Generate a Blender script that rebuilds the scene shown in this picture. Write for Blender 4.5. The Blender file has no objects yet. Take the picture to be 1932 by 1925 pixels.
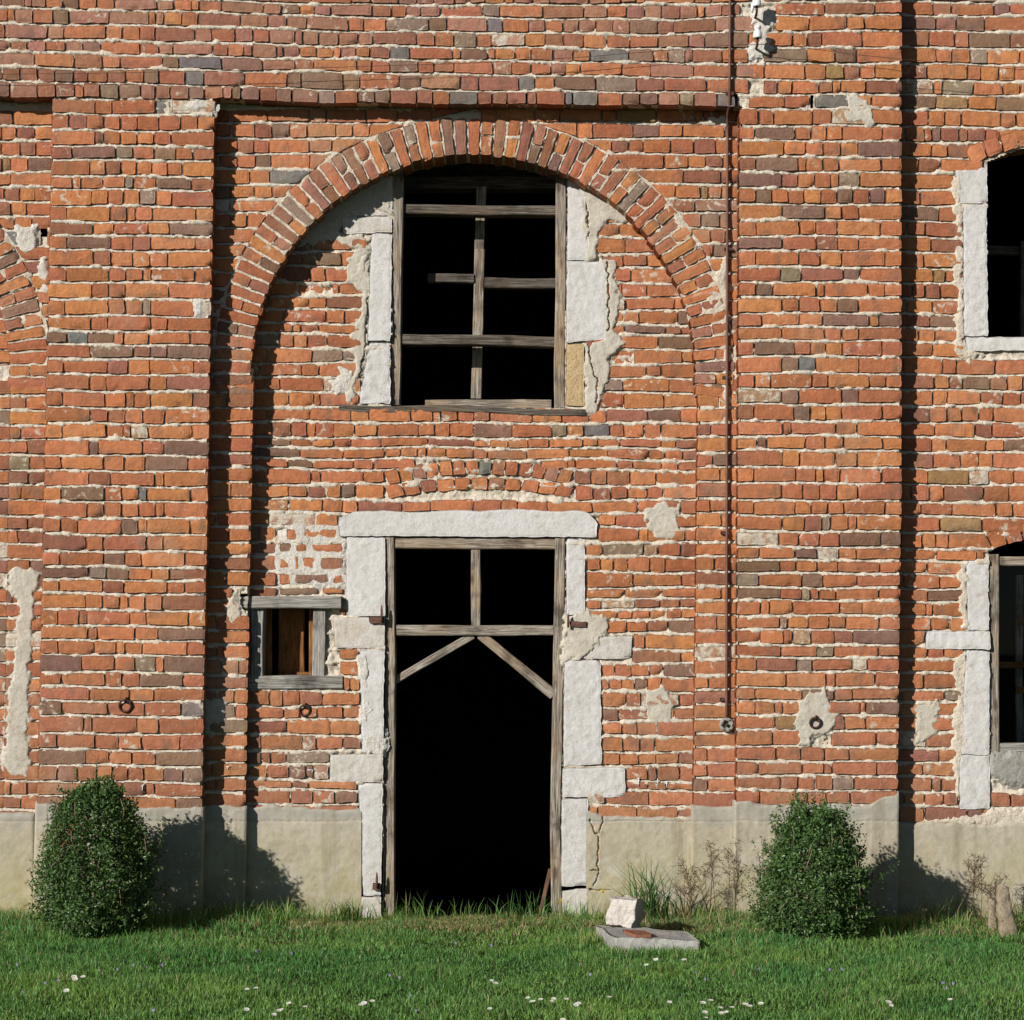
import bpy, math, random
import numpy as np
from mathutils import Vector, Matrix

random.seed(7)
RNG = np.random.default_rng(11)
S = 337.0            # picture units per metre on the wall's main face
CAMD, EYE = 12.0, 1.6
SC = bpy.context.scene
COL = SC.collection


# ------------------------------------------------------------------ measuring
def P(px, py, y=0.0):
    """point of the facade: measured position (px, py) on the plane y metres behind the main face"""
    k = (CAMD + y) / CAMD / S
    return np.stack(np.broadcast_arrays((np.asarray(px, float) - 966.0) * k, np.asarray(y, float),
                                        EYE - (np.asarray(py, float) - 1196.0) * k), axis=-1)


def G(px, py, z=0.0):
    """point of the ground at height z"""
    d = (EYE - z) * S * CAMD / (py - 1196.0)
    return np.array([(px - 966.0) / S * d / CAMD, d - CAMD, z])


# ------------------------------------------------------------------ noise
def _h(i, j, k, s):
    n = (i.astype(np.int64) * 374761393 + j.astype(np.int64) * 668265263 + k.astype(np.int64) * 1274126177 + s * 362437) & 0xFFFFFFFF
    n = ((n ^ (n >> 13)) * 1274126177) & 0xFFFFFFFF
    n = ((n ^ (n >> 16)) * 2246822519) & 0xFFFFFFFF
    n = n ^ (n >> 15)
    return (n & 0xFFFF) / 32767.5 - 1.0


def vnoise(p, f, s=0):
    p = np.asarray(p, float) * f
    i = np.floor(p).astype(np.int64)
    t = p - i
    t = t * t * (3 - 2 * t)
    x, y, z = i[:, 0], i[:, 1], i[:, 2]
    u, v, w = t[:, 0], t[:, 1], t[:, 2]
    r = 0
    for a in (0, 1):
        for b in (0, 1):
            for c in (0, 1):
                r = r + _h(x + a, y + b, z + c, s) * (u if a else 1 - u) * (v if b else 1 - v) * (w if c else 1 - w)
    return r


def fbm(p, f, s=0, o=3):
    r, a = 0, 1.0
    for k in range(o):
        r = r + a * vnoise(p, f, s + k * 17)
        f *= 2.1
        a *= .5
    return r


# ------------------------------------------------------------------ mesh building
class Acc:
    def __init__(self):
        self.V, self.C, self.F, self.n = [], [], [], 0

    def add(self, V, F, col=(1, 1, 1, 0), mat=0):
        V = np.asarray(V, float).reshape(-1, 3)
        F = np.asarray(F, np.int64)
        C = np.asarray(col, float)
        if C.ndim == 1:
            C = np.tile(C, (len(V), 1))
        self.V.append(V)
        self.C.append(C)
        self.F.append((F + self.n, mat))
        self.n += len(V)

    def build(self, name, mats, parent=None, smooth=True, disp=None, org=None):
        V = np.concatenate(self.V)
        if disp is not None:
            V = V + disp(V)
        if org is not None:
            V = V - np.asarray(org)
        me = bpy.data.meshes.new(name)
        me.vertices.add(len(V))
        me.vertices.foreach_set('co', V.astype(np.float32).ravel())
        tot = np.concatenate([np.full(len(F), F.shape[1]) for F, m in self.F])
        loops = np.concatenate([F.ravel() for F, m in self.F])
        mi = np.concatenate([np.full(len(F), m) for F, m in self.F])
        me.loops.add(len(loops))
        me.loops.foreach_set('vertex_index', loops.astype(np.int32))
        me.polygons.add(len(tot))
        me.polygons.foreach_set('loop_start', (np.cumsum(tot) - tot).astype(np.int32))
        me.polygons.foreach_set('loop_total', tot.astype(np.int32))
        me.polygons.foreach_set('material_index', mi.astype(np.int32))
        me.polygons.foreach_set('use_smooth', np.full(len(tot), smooth))
        a = me.color_attributes.new('Col', 'FLOAT_COLOR', 'POINT')
        a.data.foreach_set('color', np.concatenate(self.C).astype(np.float32).ravel())
        for m in (mats if isinstance(mats, (list, tuple)) else [mats]):
            me.materials.append(m)
        me.update()
        me.validate()
        o = bpy.data.objects.new(name, me)
        COL.objects.link(o)
        if org is not None and parent is None:
            o.location = org
        if parent is not None:
            o.parent = parent
        return o


def tag(o, label=None, cat=None, group=None, kind=None):
    for k, v in (('label', label), ('category', cat), ('group', group), ('kind', kind)):
        if v:
            o[k] = v
    return o


def empty(name, loc=(0, 0, 0), parent=None):
    o = bpy.data.objects.new(name, None)
    o.location = loc
    o.empty_display_size = .1
    COL.objects.link(o)
    if parent is not None:
        o.parent = parent
    return o


def grid_faces(nx, ny):
    i = np.arange(nx * ny).reshape(ny, nx)
    return np.stack([i[:-1, :-1], i[:-1, 1:], i[1:, 1:], i[1:, :-1]], -1).reshape(-1, 4)


def tube_geo(pts, rad, sides=8):
    pts = np.asarray(pts, float)
    n = len(pts)
    rad = np.broadcast_to(np.asarray(rad, float), (n,))
    T = np.gradient(pts, axis=0)
    T /= np.linalg.norm(T, axis=1)[:, None] + 1e-9
    V = []
    ref = np.array([.31, .2, .93])
    if abs(T[0] @ ref) > .9:
        ref = np.array([1., 0, 0])
    for k in range(n):
        a = np.cross(T[k], ref)
        a /= np.linalg.norm(a) + 1e-9
        b = np.cross(T[k], a)
        th = np.arange(sides) / sides * 2 * math.pi
        V.append(pts[k] + rad[k] * (np.cos(th)[:, None] * a + np.sin(th)[:, None] * b))
    V = np.concatenate(V)
    F = []
    for k in range(n - 1):
        for s in range(sides):
            F.append([k * sides + s, k * sides + (s + 1) % sides, (k + 1) * sides + (s + 1) % sides, (k + 1) * sides + s])
    V = np.concatenate([V, pts[:1], pts[-1:]])
    c0, c1 = n * sides, n * sides + 1
    for s in range(sides):
        F.append([c0, c0, (s + 1) % sides, s])
        F.append([c1, c1, (n - 1) * sides + s, (n - 1) * sides + (s + 1) % sides])
    q = [f for f in F if f[0] != f[1]]
    t = [[f[0], f[2], f[3]] for f in F if f[0] == f[1]]
    return V, q, t


def add_tube(A, pts, rad, sides=8, col=(1, 1, 1, 0), mat=0):
    V, q, t = tube_geo(pts, rad, sides)
    n0 = A.n
    A.add(V, q, col, mat)
    A.F.append((np.asarray(t) + n0, mat))


def lathe(A, prof, c, sides=24, col=(1, 1, 1, 0), mat=0):
    th = np.arange(sides) / sides * 2 * math.pi
    V = np.array([[c[0] + r * math.cos(t), c[1] + r * math.sin(t), c[2] + z] for r, z in prof for t in th])
    F = [[k * sides + s, k * sides + (s + 1) % sides, (k + 1) * sides + (s + 1) % sides, (k + 1) * sides + s]
         for k in range(len(prof) - 1) for s in range(sides)]
    A.add(V, F, col, mat)


# ------------------------------------------------------------------ materials
def newmat(name):
    m = bpy.data.materials.new(name)
    m.use_nodes = True
    nt = m.node_tree
    nt.nodes.clear()
    out = nt.nodes.new('ShaderNodeOutputMaterial')
    bs = nt.nodes.new('ShaderNodeBsdfPrincipled')
    nt.links.new(bs.outputs[0], out.inputs[0])
    return m, nt, bs, out


class NT:
    def __init__(self, nt):
        self.nt = nt

    def n(self, t, **kw):
        x = self.nt.nodes.new('ShaderNode' + t)
        for k, v in kw.items():
            setattr(x, k, v)
        return x

    def l(self, a, b):
        self.nt.links.new(a, b)

    def noise(self, vec, scale, detail=4, rough=.6, dist=0):
        x = self.n('TexNoise')
        x.inputs['Scale'].default_value = scale
        x.inputs['Detail'].default_value = detail
        x.inputs['Roughness'].default_value = rough
        x.inputs['Distortion'].default_value = dist
        self.l(vec, x.inputs['Vector'])
        return x.outputs['Fac']

    def ramp(self, fac, a, b, lo=0., hi=1.):
        x = self.n('MapRange')
        x.inputs['From Min'].default_value = a
        x.inputs['From Max'].default_value = b
        x.inputs['To Min'].default_value = lo
        x.inputs['To Max'].default_value = hi
        self.l(fac, x.inputs['Value'])
        return x.outputs[0]

    def math(self, op, a, b):
        x = self.n('Math', operation=op)
        for i, v in enumerate((a, b)):
            if isinstance(v, (int, float)):
                x.inputs[i].default_value = v
            else:
                self.l(v, x.inputs[i])
        return x.outputs[0]

    def mix(self, fac, a, b, mode='MIX'):
        x = self.n('MixRGB', blend_type=mode)
        for i, v in enumerate((fac, a, b)):
            if isinstance(v, (int, float)):
                x.inputs[i].default_value = v
            elif isinstance(v, tuple):
                x.inputs[i].default_value = (*v, 1) if len(v) == 3 else v
            else:
                self.l(v, x.inputs[i])
        return x.outputs[0]

    def bump(self, h, strength, dist, prev=None):
        x = self.n('Bump')
        x.inputs['Strength'].default_value = strength
        x.inputs['Distance'].default_value = dist
        self.l(h, x.inputs['Height'])
        if prev:
            self.l(prev, x.inputs['Normal'])
        return x.outputs[0]

    def obj(self):
        return self.n('TexCoord').outputs['Object']


def mat_brick():
    m, nt, bs, out = newmat('brick')
    N = NT(nt)
    v = N.obj()
    at = N.n('Attribute', attribute_name='Col')
    c, al = at.outputs['Color'], at.outputs['Alpha']
    n1 = N.noise(v, 26, 5, .65)
    n2 = N.noise(v, 90, 4, .7)
    n3 = N.noise(v, 9, 3, .5)
    c = N.mix(N.ramp(n1, .3, .75), c, N.mix(1., c, (.72, .67, .65), 'MULTIPLY'))
    c = N.mix(N.ramp(n2, .52, .8, 0, .5), c, N.mix(1., c, (1.35, 1.4, 1.45), 'MULTIPLY'))
    c = N.mix(N.ramp(n3, .55, .68, 0, .5), c, (.17, .115, .085))
    big = N.noise(v, 1.3, 5, .62)
    c = N.mix(N.ramp(big, .50, .70, 0, .6), c, N.mix(1., c, (.66, .62, .60), 'MULTIPLY'))
    c = N.mix(N.ramp(N.noise(v, 2.2, 4, .6), .56, .70, 0, .35), c, (.40, .29, .20))
    # pits
    vo = N.n('TexVoronoi')
    vo.inputs['Scale'].default_value = 70
    N.l(v, vo.inputs['Vector'])
    pit = N.ramp(vo.outputs['Distance'], .05, .17, 1, 0)
    pit = N.math('MULTIPLY', pit, N.ramp(N.noise(v, 33, 2), .5, .62))
    c = N.mix(N.math('MULTIPLY', pit, .55), c, (.07, .035, .025))
    # lime smears
    lm = N.noise(v, 21, 5, .62, .6)
    lm = N.math('ADD', lm, N.math('MULTIPLY', al, .62))
    lm = N.ramp(lm, .76, .86)
    sp = N.ramp(N.noise(v, 55, 3, .6), .70, .76, 0, .8)
    sp = N.math('MULTIPLY', sp, N.ramp(N.noise(v, 3, 2), .42, .6))
    lm = N.math('MAXIMUM', lm, sp)
    c = N.mix(lm, c, (.56, .49, .39))
    N.l(c, bs.inputs['Base Color'])
    bs.inputs['Roughness'].default_value = .93
    bs.inputs['Specular IOR Level'].default_value = .15
    b = N.bump(N.noise(v, 150, 6, .75), .9, .005)
    b = N.bump(N.noise(v, 48, 5, .65), .8, .008, b)
    b = N.bump(pit, -.6, .004, b)
    N.l(b, bs.inputs['Normal'])
    return m


def mat_mineral(name, base, dark, light, sc=6., grit=140., bstr=.6, bdist=.005, moss=None, stains=None, pores=0.):
    """mortar, plaster, limestone, concrete: three tones, grit and pores"""
    m, nt, bs, out = newmat(name)
    N = NT(nt)
    v = N.obj()
    n1 = N.noise(v, sc, 5, .6)
    n2 = N.noise(v, sc * 5, 4, .65)
    n3 = N.noise(v, grit, 5, .75)
    c = N.mix(N.ramp(n1, .35, .7), base, light)
    c = N.mix(N.ramp(n2, .5, .75, 0, .75), c, dark)
    c = N.mix(N.ramp(n3, .35, .75, 0, .5), c, N.mix(1., c, (.66, .63, .58), 'MULTIPLY'))
    if stains:
        st = N.noise(v, 2.6, 5, .65, .8)
        c = N.mix(N.ramp(st, .56, .72, 0, .6), c, stains)
    sep = N.n('SeparateXYZ')
    N.l(v, sep.inputs[0])
    if moss:
        h = N.ramp(sep.outputs['Z'], .02, .55, 1, 0)
        f = N.math('MULTIPLY', h, N.ramp(N.noise(v, 5, 5, .65), .36, .6))
        c = N.mix(N.math('MULTIPLY', f, .75), c, moss)
        f2 = N.math('MULTIPLY', N.ramp(sep.outputs['Z'], .0, .22, 1, 0), N.ramp(N.noise(v, 11, 5, .7), .5, .66))
        c = N.mix(N.math('MULTIPLY', f2, .8), c, (.16, .15, .03))
        ns = N.math('ADD', sep.outputs['Z'], N.ramp(N.noise(v, 4, 5, .65), .3, .7, -.05, .05))
        c = N.mix(N.ramp(ns, .53, .57, 0, .65), c, (.33, .315, .275))
        c = N.mix(N.ramp(N.noise(v, 1.5, 6, .68, .5), .52, .66, 0, .6), c, N.mix(1., c, (.74, .73, .70), 'MULTIPLY'))
        c = N.mix(N.ramp(N.noise(v, 3.6, 6, .7, .4), .60, .68, 0, .55), c, (.50, .475, .41))
        # vertical run marks
        mp = N.n('Mapping')
        mp.inputs['Scale'].default_value = (9, 1, .5)
        N.l(v, mp.inputs[0])
        r = N.noise(mp.outputs[0], 1.0, 4, .6)
        c = N.mix(N.ramp(r, .54, .68, 0, .5), c, (.22, .185, .12))
    h = n3
    if pores:
        vo = N.n('TexVoronoi')
        vo.inputs['Scale'].default_value = 38
        N.l(v, vo.inputs['Vector'])
        p = N.math('MULTIPLY', N.ramp(vo.outputs['Distance'], .06, .2, 1, 0), N.ramp(N.noise(v, 14, 3), .52, .62))
        c = N.mix(N.math('MULTIPLY', p, pores), c, (.36, .25, .15))
    N.l(c, bs.inputs['Base Color'])
    bs.inputs['Roughness'].default_value = .95
    bs.inputs['Specular IOR Level'].default_value = .1
    b = N.bump(h, bstr, bdist)
    b = N.bump(n2, bstr, bdist * 2.2, b)
    N.l(b, bs.inputs['Normal'])
    return m


def mat_wood(name, light, dark, warm, wf=.25, grain=1.):
    m, nt, bs, out = newmat(name)
    N = NT(nt)
    tc = N.n('TexCoord')
    oi = N.n('ObjectInfo')
    ad = N.n('VectorMath', operation='ADD')
    sc = N.n('VectorMath', operation='SCALE')
    sc.inputs[0].default_value = (37., 11., 23.)
    N.l(oi.outputs['Random'], sc.inputs['Scale'])
    N.l(tc.outputs['Object'], ad.inputs[0])
    N.l(sc.outputs[0], ad.inputs[1])
    mp = N.n('Mapping')
    mp.inputs['Scale'].default_value = (2.2, 44, 44)
    N.l(ad.outputs[0], mp.inputs[0])
    # knots bend the grain
    g1 = N.noise(mp.outputs[0], 1.6, 5, .6, 1.4)
    mp2 = N.n('Mapping')
    mp2.inputs['Scale'].default_value = (5, 160, 160)
    N.l(ad.outputs[0], mp2.inputs[0])
    g2 = N.noise(mp2.outputs[0], 1.5, 4, .65, .4)
    mp3 = N.n('Mapping')
    mp3.inputs['Scale'].default_value = (4.2, 12, 12)
    N.l(ad.outputs[0], mp3.inputs[0])
    vo = N.n('TexVoronoi')
    vo.inputs['Scale'].default_value = 1.0
    N.l(mp3.outputs[0], vo.inputs['Vector'])
    knot = N.ramp(vo.outputs['Distance'], .10, .2, 1, 0)
    c = N.mix(N.ramp(g1, .36, .60), light, dark)
    c = N.mix(N.ramp(g2, .47, .64, 0, .92), c, N.mix(1., c, (.20, .175, .155), 'MULTIPLY'))
    big = N.noise(ad.outputs[0], 3.2, 4, .6)
    c = N.mix(N.ramp(big, .45, .7, 0, wf), c, warm)
    c = N.mix(N.ramp(N.noise(ad.outputs[0], 5.5, 4, .6), .52, .68, 0, .85), c, N.mix(1., c, (.3, .29, .29), 'MULTIPLY'))
    c = N.mix(N.math('MULTIPLY', knot, .8), c, (.09, .05, .03))
    N.l(c, bs.inputs['Base Color'])
    bs.inputs['Roughness'].default_value = .85
    bs.inputs['Specular IOR Level'].default_value = .2
    b = N.bump(g2, .7 * grain, .004)
    b = N.bump(g1, .7 * grain, .006, b)
    N.l(b, bs.inputs['Normal'])
    return m


def mat_plain(name, base, alt, sc=40., rough=.6, metal=0., bstr=.3, spec=.4):
    m, nt, bs, out = newmat(name)
    N = NT(nt)
    v = N.obj()
    n = N.noise(v, sc, 5, .65)
    N.l(N.mix(N.ramp(n, .35, .68), base, alt), bs.inputs['Base Color'])
    bs.inputs['Roughness'].default_value = rough
    bs.inputs['Metallic'].default_value = metal
    bs.inputs['Specular IOR Level'].default_value = spec
    if bstr:
        N.l(N.bump(N.noise(v, sc * 4, 4, .6), bstr, .002), bs.inputs['Normal'])
    return m


def mat_leaf(name, rough=.5, trans=.25, spec=.4, tint=(1.5, 1.6, .6)):
    m, nt, bs, out = newmat(name)
    N = NT(nt)
    at = N.n('Attribute', attribute_name='Col')
    N.l(at.outputs['Color'], bs.inputs['Base Color'])
    bs.inputs['Roughness'].default_value = rough
    bs.inputs['Specular IOR Level'].default_value = spec
    tr = N.n('BsdfTranslucent')
    N.l(N.mix(1., at.outputs['Color'], tint, 'MULTIPLY'), tr.inputs['Color'])
    mx = N.n('MixShader')
    mx.inputs[0].default_value = trans
    N.l(bs.outputs[0], mx.inputs[1])
    N.l(tr.outputs[0], mx.inputs[2])
    N.l(mx.outputs[0], out.inputs[0])
    return m


M_BRICK = mat_brick()
M_MORT = mat_mineral('mortar', (.63, .55, .44), (.50, .41, .30), (.71, .64, .53), 5, 120, .9, .007)
M_PLAS = mat_mineral('lime_plaster', (.50, .455, .37), (.39, .345, .27), (.56, .52, .445), 7, 90, .6, .005, stains=(.40, .35, .27))
M_LIME = mat_mineral('white_lime', (.60, .56, .49), (.48, .42, .34), (.68, .65, .60), 9, 90, .6, .006)
M_STON = mat_mineral('limestone', (.55, .52, .465), (.40, .34, .27), (.62, .59, .55), 5, 110, .6, .005, stains=(.46, .37, .27), pores=.7)
M_STWH = mat_mineral('white_limestone', (.58, .56, .535), (.46, .42, .37), (.64, .625, .605), 5, 130, .55, .005, stains=(.52, .47, .40), pores=.8)
M_TAN = mat_mineral('tan_sandstone', (.50, .36, .19), (.42, .29, .14), (.55, .42, .25), 8, 80, .6, .006)
M_PLIN = mat_mineral('cement_render', (.43, .385, .295), (.31, .275, .205), (.49, .45, .365), 2.4, 170, .6, .004, moss=(.34, .295, .12), stains=(.34, .31, .235))
M_CONC = mat_mineral('rough_concrete', (.29, .275, .245), (.20, .185, .16), (.36, .34, .31), 7, 60, .6, .006)
M_SLAB = mat_mineral('slab_stone', (.31, .30, .28), (.19, .175, .15), (.42, .41, .39), 7, 90, .7, .006, stains=(.2, .19, .13))
M_ROCK = mat_mineral('rough_limestone', (.55, .505, .45), (.38, .315, .25), (.63, .595, .55), 11, 60, .6, .008, stains=(.45, .38, .28))
M_STUM = mat_mineral('pitted_post', (.29, .23, .16), (.08, .06, .045), (.38, .315, .235), 22, 55, .5, .006)
M_WOOD = mat_wood('weathered_timber', (.46, .41, .34), (.20, .165, .125), (.36, .24, .13), .6)
M_WDRK = mat_wood('dark_weathered_timber', (.21, .185, .15), (.075, .062, .048), (.15, .10, .06), .4)
M_WGRY = mat_wood('grey_timber', (.42, .40, .365), (.25, .23, .205), (.33, .28, .22), .3)
M_WBRN = mat_wood('brown_board', (.34, .155, .05), (.21, .085, .028), (.42, .22, .08), .4, .5)
M_WRED = mat_wood('red_brown_board', (.20, .11, .075), (.12, .06, .04), (.25, .15, .1), .4, .6)
M_IRON = mat_plain('rusted_iron', (.045, .026, .02), (.10, .045, .028), 60, .75, .3, .6)
M_RUST = mat_plain('brown_rust', (.16, .07, .045), (.085, .04, .03), 50, .8, .1, .6)
M_PIPE = mat_plain('brown_painted_pipe', (.09, .045, .032), (.17, .07, .045), 14, .55, .0, .3)
M_PORC = mat_plain('porcelain', (.78, .80, .82), (.70, .72, .74), 20, .12, 0, 0, .6)
M_TERR = mat_plain('terracotta', (.25, .105, .062), (.19, .08, .05), 30, .85, 0, .6, .2)
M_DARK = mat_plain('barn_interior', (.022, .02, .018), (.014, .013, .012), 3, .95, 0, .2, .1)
M_FOL = mat_leaf('box_leaves', .38, .12, .32, (1.2, 1.5, .6))
M_GRAS = mat_leaf('grass_blades', .5, .3, .3)
M_TWIG = mat_plain('twig_bark', (.30, .23, .15), (.20, .15, .10), 50, .85, 0, .3, .2)
M_BROW = mat_plain('dark_twig', (.15, .10, .06), (.10, .065, .04), 50, .85, 0, .3, .2)
M_CHAL = mat_plain('white_mark', (.7, .68, .66), (.6, .57, .55), 90, .9, 0, .2, .1)
M_LICH = mat_plain('yellow_lichen', (.42, .29, .03), (.30, .23, .06), 60, .9, 0, .6, .1)
M_PETA = mat_leaf('petals', .6, .25, .2, (1, 1, 1))

mg, nt, bs, out = newmat('window_glass')
N = NT(nt)
gl = N.n('BsdfGlossy')
gl.inputs['Roughness'].default_value = .02
tr = N.n('BsdfTransparent')
tr.inputs['Color'].default_value = (.82, .87, .86, 1)
fr = N.n('Fresnel')
fr.inputs['IOR'].default_value = 1.3
mx = N.n('MixShader')
N.l(fr.outputs[0], mx.inputs[0])
N.l(tr.outputs[0], mx.inputs[1])
N.l(gl.outputs[0], mx.inputs[2])
N.l(mx.outputs[0], out.inputs[0])
M_GLAS = mg

# ------------------------------------------------------------------ bricks
BC = {'o': (.545, .216, .094), 'r': (.465, .176, .086), 'm': (.345, .147, .090), 'd': (.265, .152, .104), 'g': (.32, .235, .165),
      'w': (.46, .27, .17), 'b': (.21, .20, .185), 'p': (.42, .205, .135), 't': (.38, .23, .10)}


def brick_col(code, dusty=0.):
    c = np.array(BC[code]) * random.uniform(.86, 1.12) * np.array([1, random.uniform(.93, 1.08), random.uniform(.9, 1.1)])
    if dusty:
        c = c * (1 - dusty) + np.array([.33, .20, .15]) * dusty
    al = 0.
    if code == 'w':
        al = random.uniform(.42, .6)
    elif random.random() < .3:
        al = random.uniform(.1, .34)
    if code == 'g' and random.random() < .4:
        al = .3
    return (*c, al)


def brick(A, q, y0, col, rc=None, rr=None, skirt=.035, mat=0, rough=1., step=.0125, warp=None, chip=.4, out=0., tilt=.0025):
    """one block: q = four measured corners (tl, tr, br, bl), face y0 metres behind the main face"""
    q = np.asarray(q, float)
    W = (np.linalg.norm(q[1] - q[0]) + np.linalg.norm(q[2] - q[3])) / 2 / S
    H = (np.linalg.norm(q[3] - q[0]) + np.linalg.norm(q[2] - q[1])) / 2 / S
    if W < .008 or H < .008:
        return
    nx = int(min(60, max(4, round(W / step)))) + 1
    ny = int(min(90, max(4, round(H / step)))) + 1
    rc = min(random.uniform(.003, .010) if rc is None else rc, min(W, H) * .45)
    rr = random.uniform(.0022, .0048) if rr is None else rr
    f = lambda n: (lambda g: .45 * g + .55 * np.sin(g * math.pi / 2))(np.linspace(-1, 1, n))
    a, b = np.meshgrid(f(nx) * W / 2, f(ny) * H / 2)
    a, b = a.ravel(), b.ravel()
    ex, ey = np.abs(a) - (W / 2 - rc), np.abs(b) - (H / 2 - rc)
    k = (ex > 0) & (ey > 0)
    n = np.hypot(ex, ey)
    s = np.where(k & (n > rc), rc / np.maximum(n, 1e-9), 1.)
    a2 = np.where(k, np.sign(a) * (W / 2 - rc + np.maximum(ex, 0) * s), a)
    b2 = np.where(k, np.sign(b) * (H / 2 - rc + np.maximum(ey, 0) * s), b)
    d = np.minimum(W / 2 - np.abs(a), H / 2 - np.abs(b))
    t = np.clip(d / rr, 0, 1)
    dep = rr * (1 - np.sqrt(np.maximum(0, 1 - (1 - t) ** 2)))
    dep = dep + random.uniform(-tilt, tilt) * a / max(W, .1) * 2 + random.uniform(-tilt, tilt) * b / max(H, .06) * 2 + random.uniform(-.003, .003) * rough - out
    if random.random() < chip:
        sx, sy = random.choice((-1, 1)), random.choice((-1, 1))
        cw, ch = random.uniform(.02, .05), random.uniform(.012, .03)
        e = (sx * a - W / 2 + cw) / cw + (sy * b - H / 2 + ch) / ch - .75
        dep = dep + np.clip(e, 0, 1.2) * random.uniform(.008, .022)
    if random.random() < chip * .6:
        sy = random.choice((-1, 1))
        xc, cw = random.uniform(-.5, .5) * W, random.uniform(.015, .05)
        e = 1 - np.hypot((a - xc) / cw, (sy * b - H / 2) / .02)
        dep = dep + np.clip(e, 0, 1) * random.uniform(.006, .016)
    u, v = a2 / W + .5, b2 / H + .5

    def place(u, v, dep):
        pt = ((1 - u) * (1 - v))[:, None] * q[0] + (u * (1 - v))[:, None] * q[1] + (u * v)[:, None] * q[2] + ((1 - u) * v)[:, None] * q[3]
        px, py = pt[:, 0], pt[:, 1]
        if warp:
            px, py = warp(px, py)
        y = y0(py) if callable(y0) else y0
        return P(px, py, y + 0 * px) + np.stack([0 * px, dep, 0 * px], -1)
    V = place(u, v, dep)
    V = V + np.stack([fbm(V, 38, 3, 3) * .0030, fbm(V, 42, 5, 3) * .0024, fbm(V, 38, 9, 3) * .0030], -1) * rough
    idx = np.arange(nx * ny).reshape(ny, nx)
    loop = np.concatenate([idx[0, :], idx[1:, -1], idx[-1, -2::-1], idx[-2:0:-1, 0]])
    B = V[loop] + np.array([0, skirt, 0])
    n0 = nx * ny
    L = len(loop)
    i = np.arange(L)
    Fs = np.stack([loop, loop[(i + 1) % L], n0 + (i + 1) % L, n0 + i], -1)
    A.add(np.concatenate([V, B]), np.concatenate([grid_faces(nx, ny), Fs]), col, mat)


WID = {'S': 81., 'h': 33., '-': .55, '+': 1.35}


def parse(s):
    r = []
    for t in s.split():
        c = t[0]
        w = 79. if c.isupper() else 31.
        m = t[1:]
        if m == '-':
            w *= .8 if c.isupper() else .5
        elif m == '+':
            w *= 1.25
        r.append((c.lower(), w))
    return r


W_MID = dict(o=50, r=29, m=9, d=5, g=2, w=2, b=.6, t=3)
W_TOP = dict(p=38, r=22, o=16, m=12, d=6, g=4, w=2, b=.7)
W_INF = dict(o=46, r=31, m=9, d=5, g=3, w=4, b=.5)
W_ARC = dict(o=30, r=22, m=20, d=10, g=6, p=12)


def pick(w):
    return random.choices(list(w), list(w.values()))[0]


def randpat(length, weights, ph):
    r, x, prev = [], 0, 0
    while x < length:
        if random.random() < ph:
            w = random.uniform(27, 38)
            if random.random() < .08:
                w = random.uniform(13, 18)
            elif random.random() < .2:
                w = random.uniform(40, 54)
        else:
            w = random.uniform(74, 83)
            if random.random() < .15:
                w = random.uniform(52, 66)
        r.append((pick(weights), w))
        x += w
    return r


def scan(poly, y):
    xs = []
    for (x0, y0), (x1, y1) in zip(poly, poly[1:] + poly[:1]):
        if (y0 <= y) != (y1 <= y):
            xs.append(x0 + (y - y0) / (y1 - y0) * (x1 - x0))
    xs.sort()
    return list(zip(xs[::2], xs[1::2]))


def minus(iv, cut):
    for c0, c1 in cut:
        r = []
        for a, b in iv:
            if c1 <= a or c0 >= b:
                r.append((a, b))
            else:
                if c0 > a:
                    r.append((a, c0))
                if c1 < b:
                    r.append((c1, b))
        iv = r
    return iv


JV, JH = 2.75, 1.25


def course(A, yT, yB, x0, x1, y0, weights=W_MID, ph=.6, pat=None, excl=(), edgeL=None, edgeR=None, deepL=False, deepR=False, dusty=0., skirt=.035,
           rough=1., jv=JV, jh=JH, out=0.):
    """one row of bricks between the lines yT(x), yB(x); edgeL/edgeR(y) bound it, excl are polygons kept free"""
    xm = (x0 + x1) / 2
    ym = (yT(xm) + yB(xm)) / 2
    iv = minus([(x0, x1)], [c for p in excl for c in scan(p, ym)])
    for a, b in iv:
        if b - a < 9:
            continue
        if pat and a == x0 and b == x1:
            pc = list(pat)
        else:
            pc = randpat(b - a, weights, ph)
            while len(pc) > 1 and sum(w for c, w in pc) - pc[-1][1] * .55 > b - a:
                pc.pop()
        k = (b - a) / sum(w for c, w in pc)
        x = a
        for i, (c, w) in enumerate(pc):
            w *= k
            j = lambda s: random.uniform(-s, s)
            l, r = x + jh + j(.6), x + w - jh + j(.6)
            t, bt = jv + j(1.), jv + j(1.)
            first, last = i == 0 and a == x0, i == len(pc) - 1 and b == x1
            ll = [edgeL(yT(l) + t), edgeL(yB(l) - bt)] if (first and edgeL) else [l, l]
            rr_ = [edgeR(yT(r) + t), edgeR(yB(r) - bt)] if (last and edgeR) else [r, r]
            q = [(ll[0] + j(.5), yT(l) + t + j(.5)), (rr_[0] + j(.5), yT(r) + t + j(.5)), (rr_[1] + j(.5), yB(r) - bt + j(.5)), (ll[1] + j(.5), yB(l) - bt + j(.5))]
            sk = skirt
            if (first and deepL) or (last and deepR):
                sk = max(sk, .15)
            o2 = out - random.uniform(.012, .028) if (random.random() < .005 and not first and not last) else out
            brick(A, q, y0, brick_col(c, dusty), skirt=sk, rough=rough, out=o2)
            x += w


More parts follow.
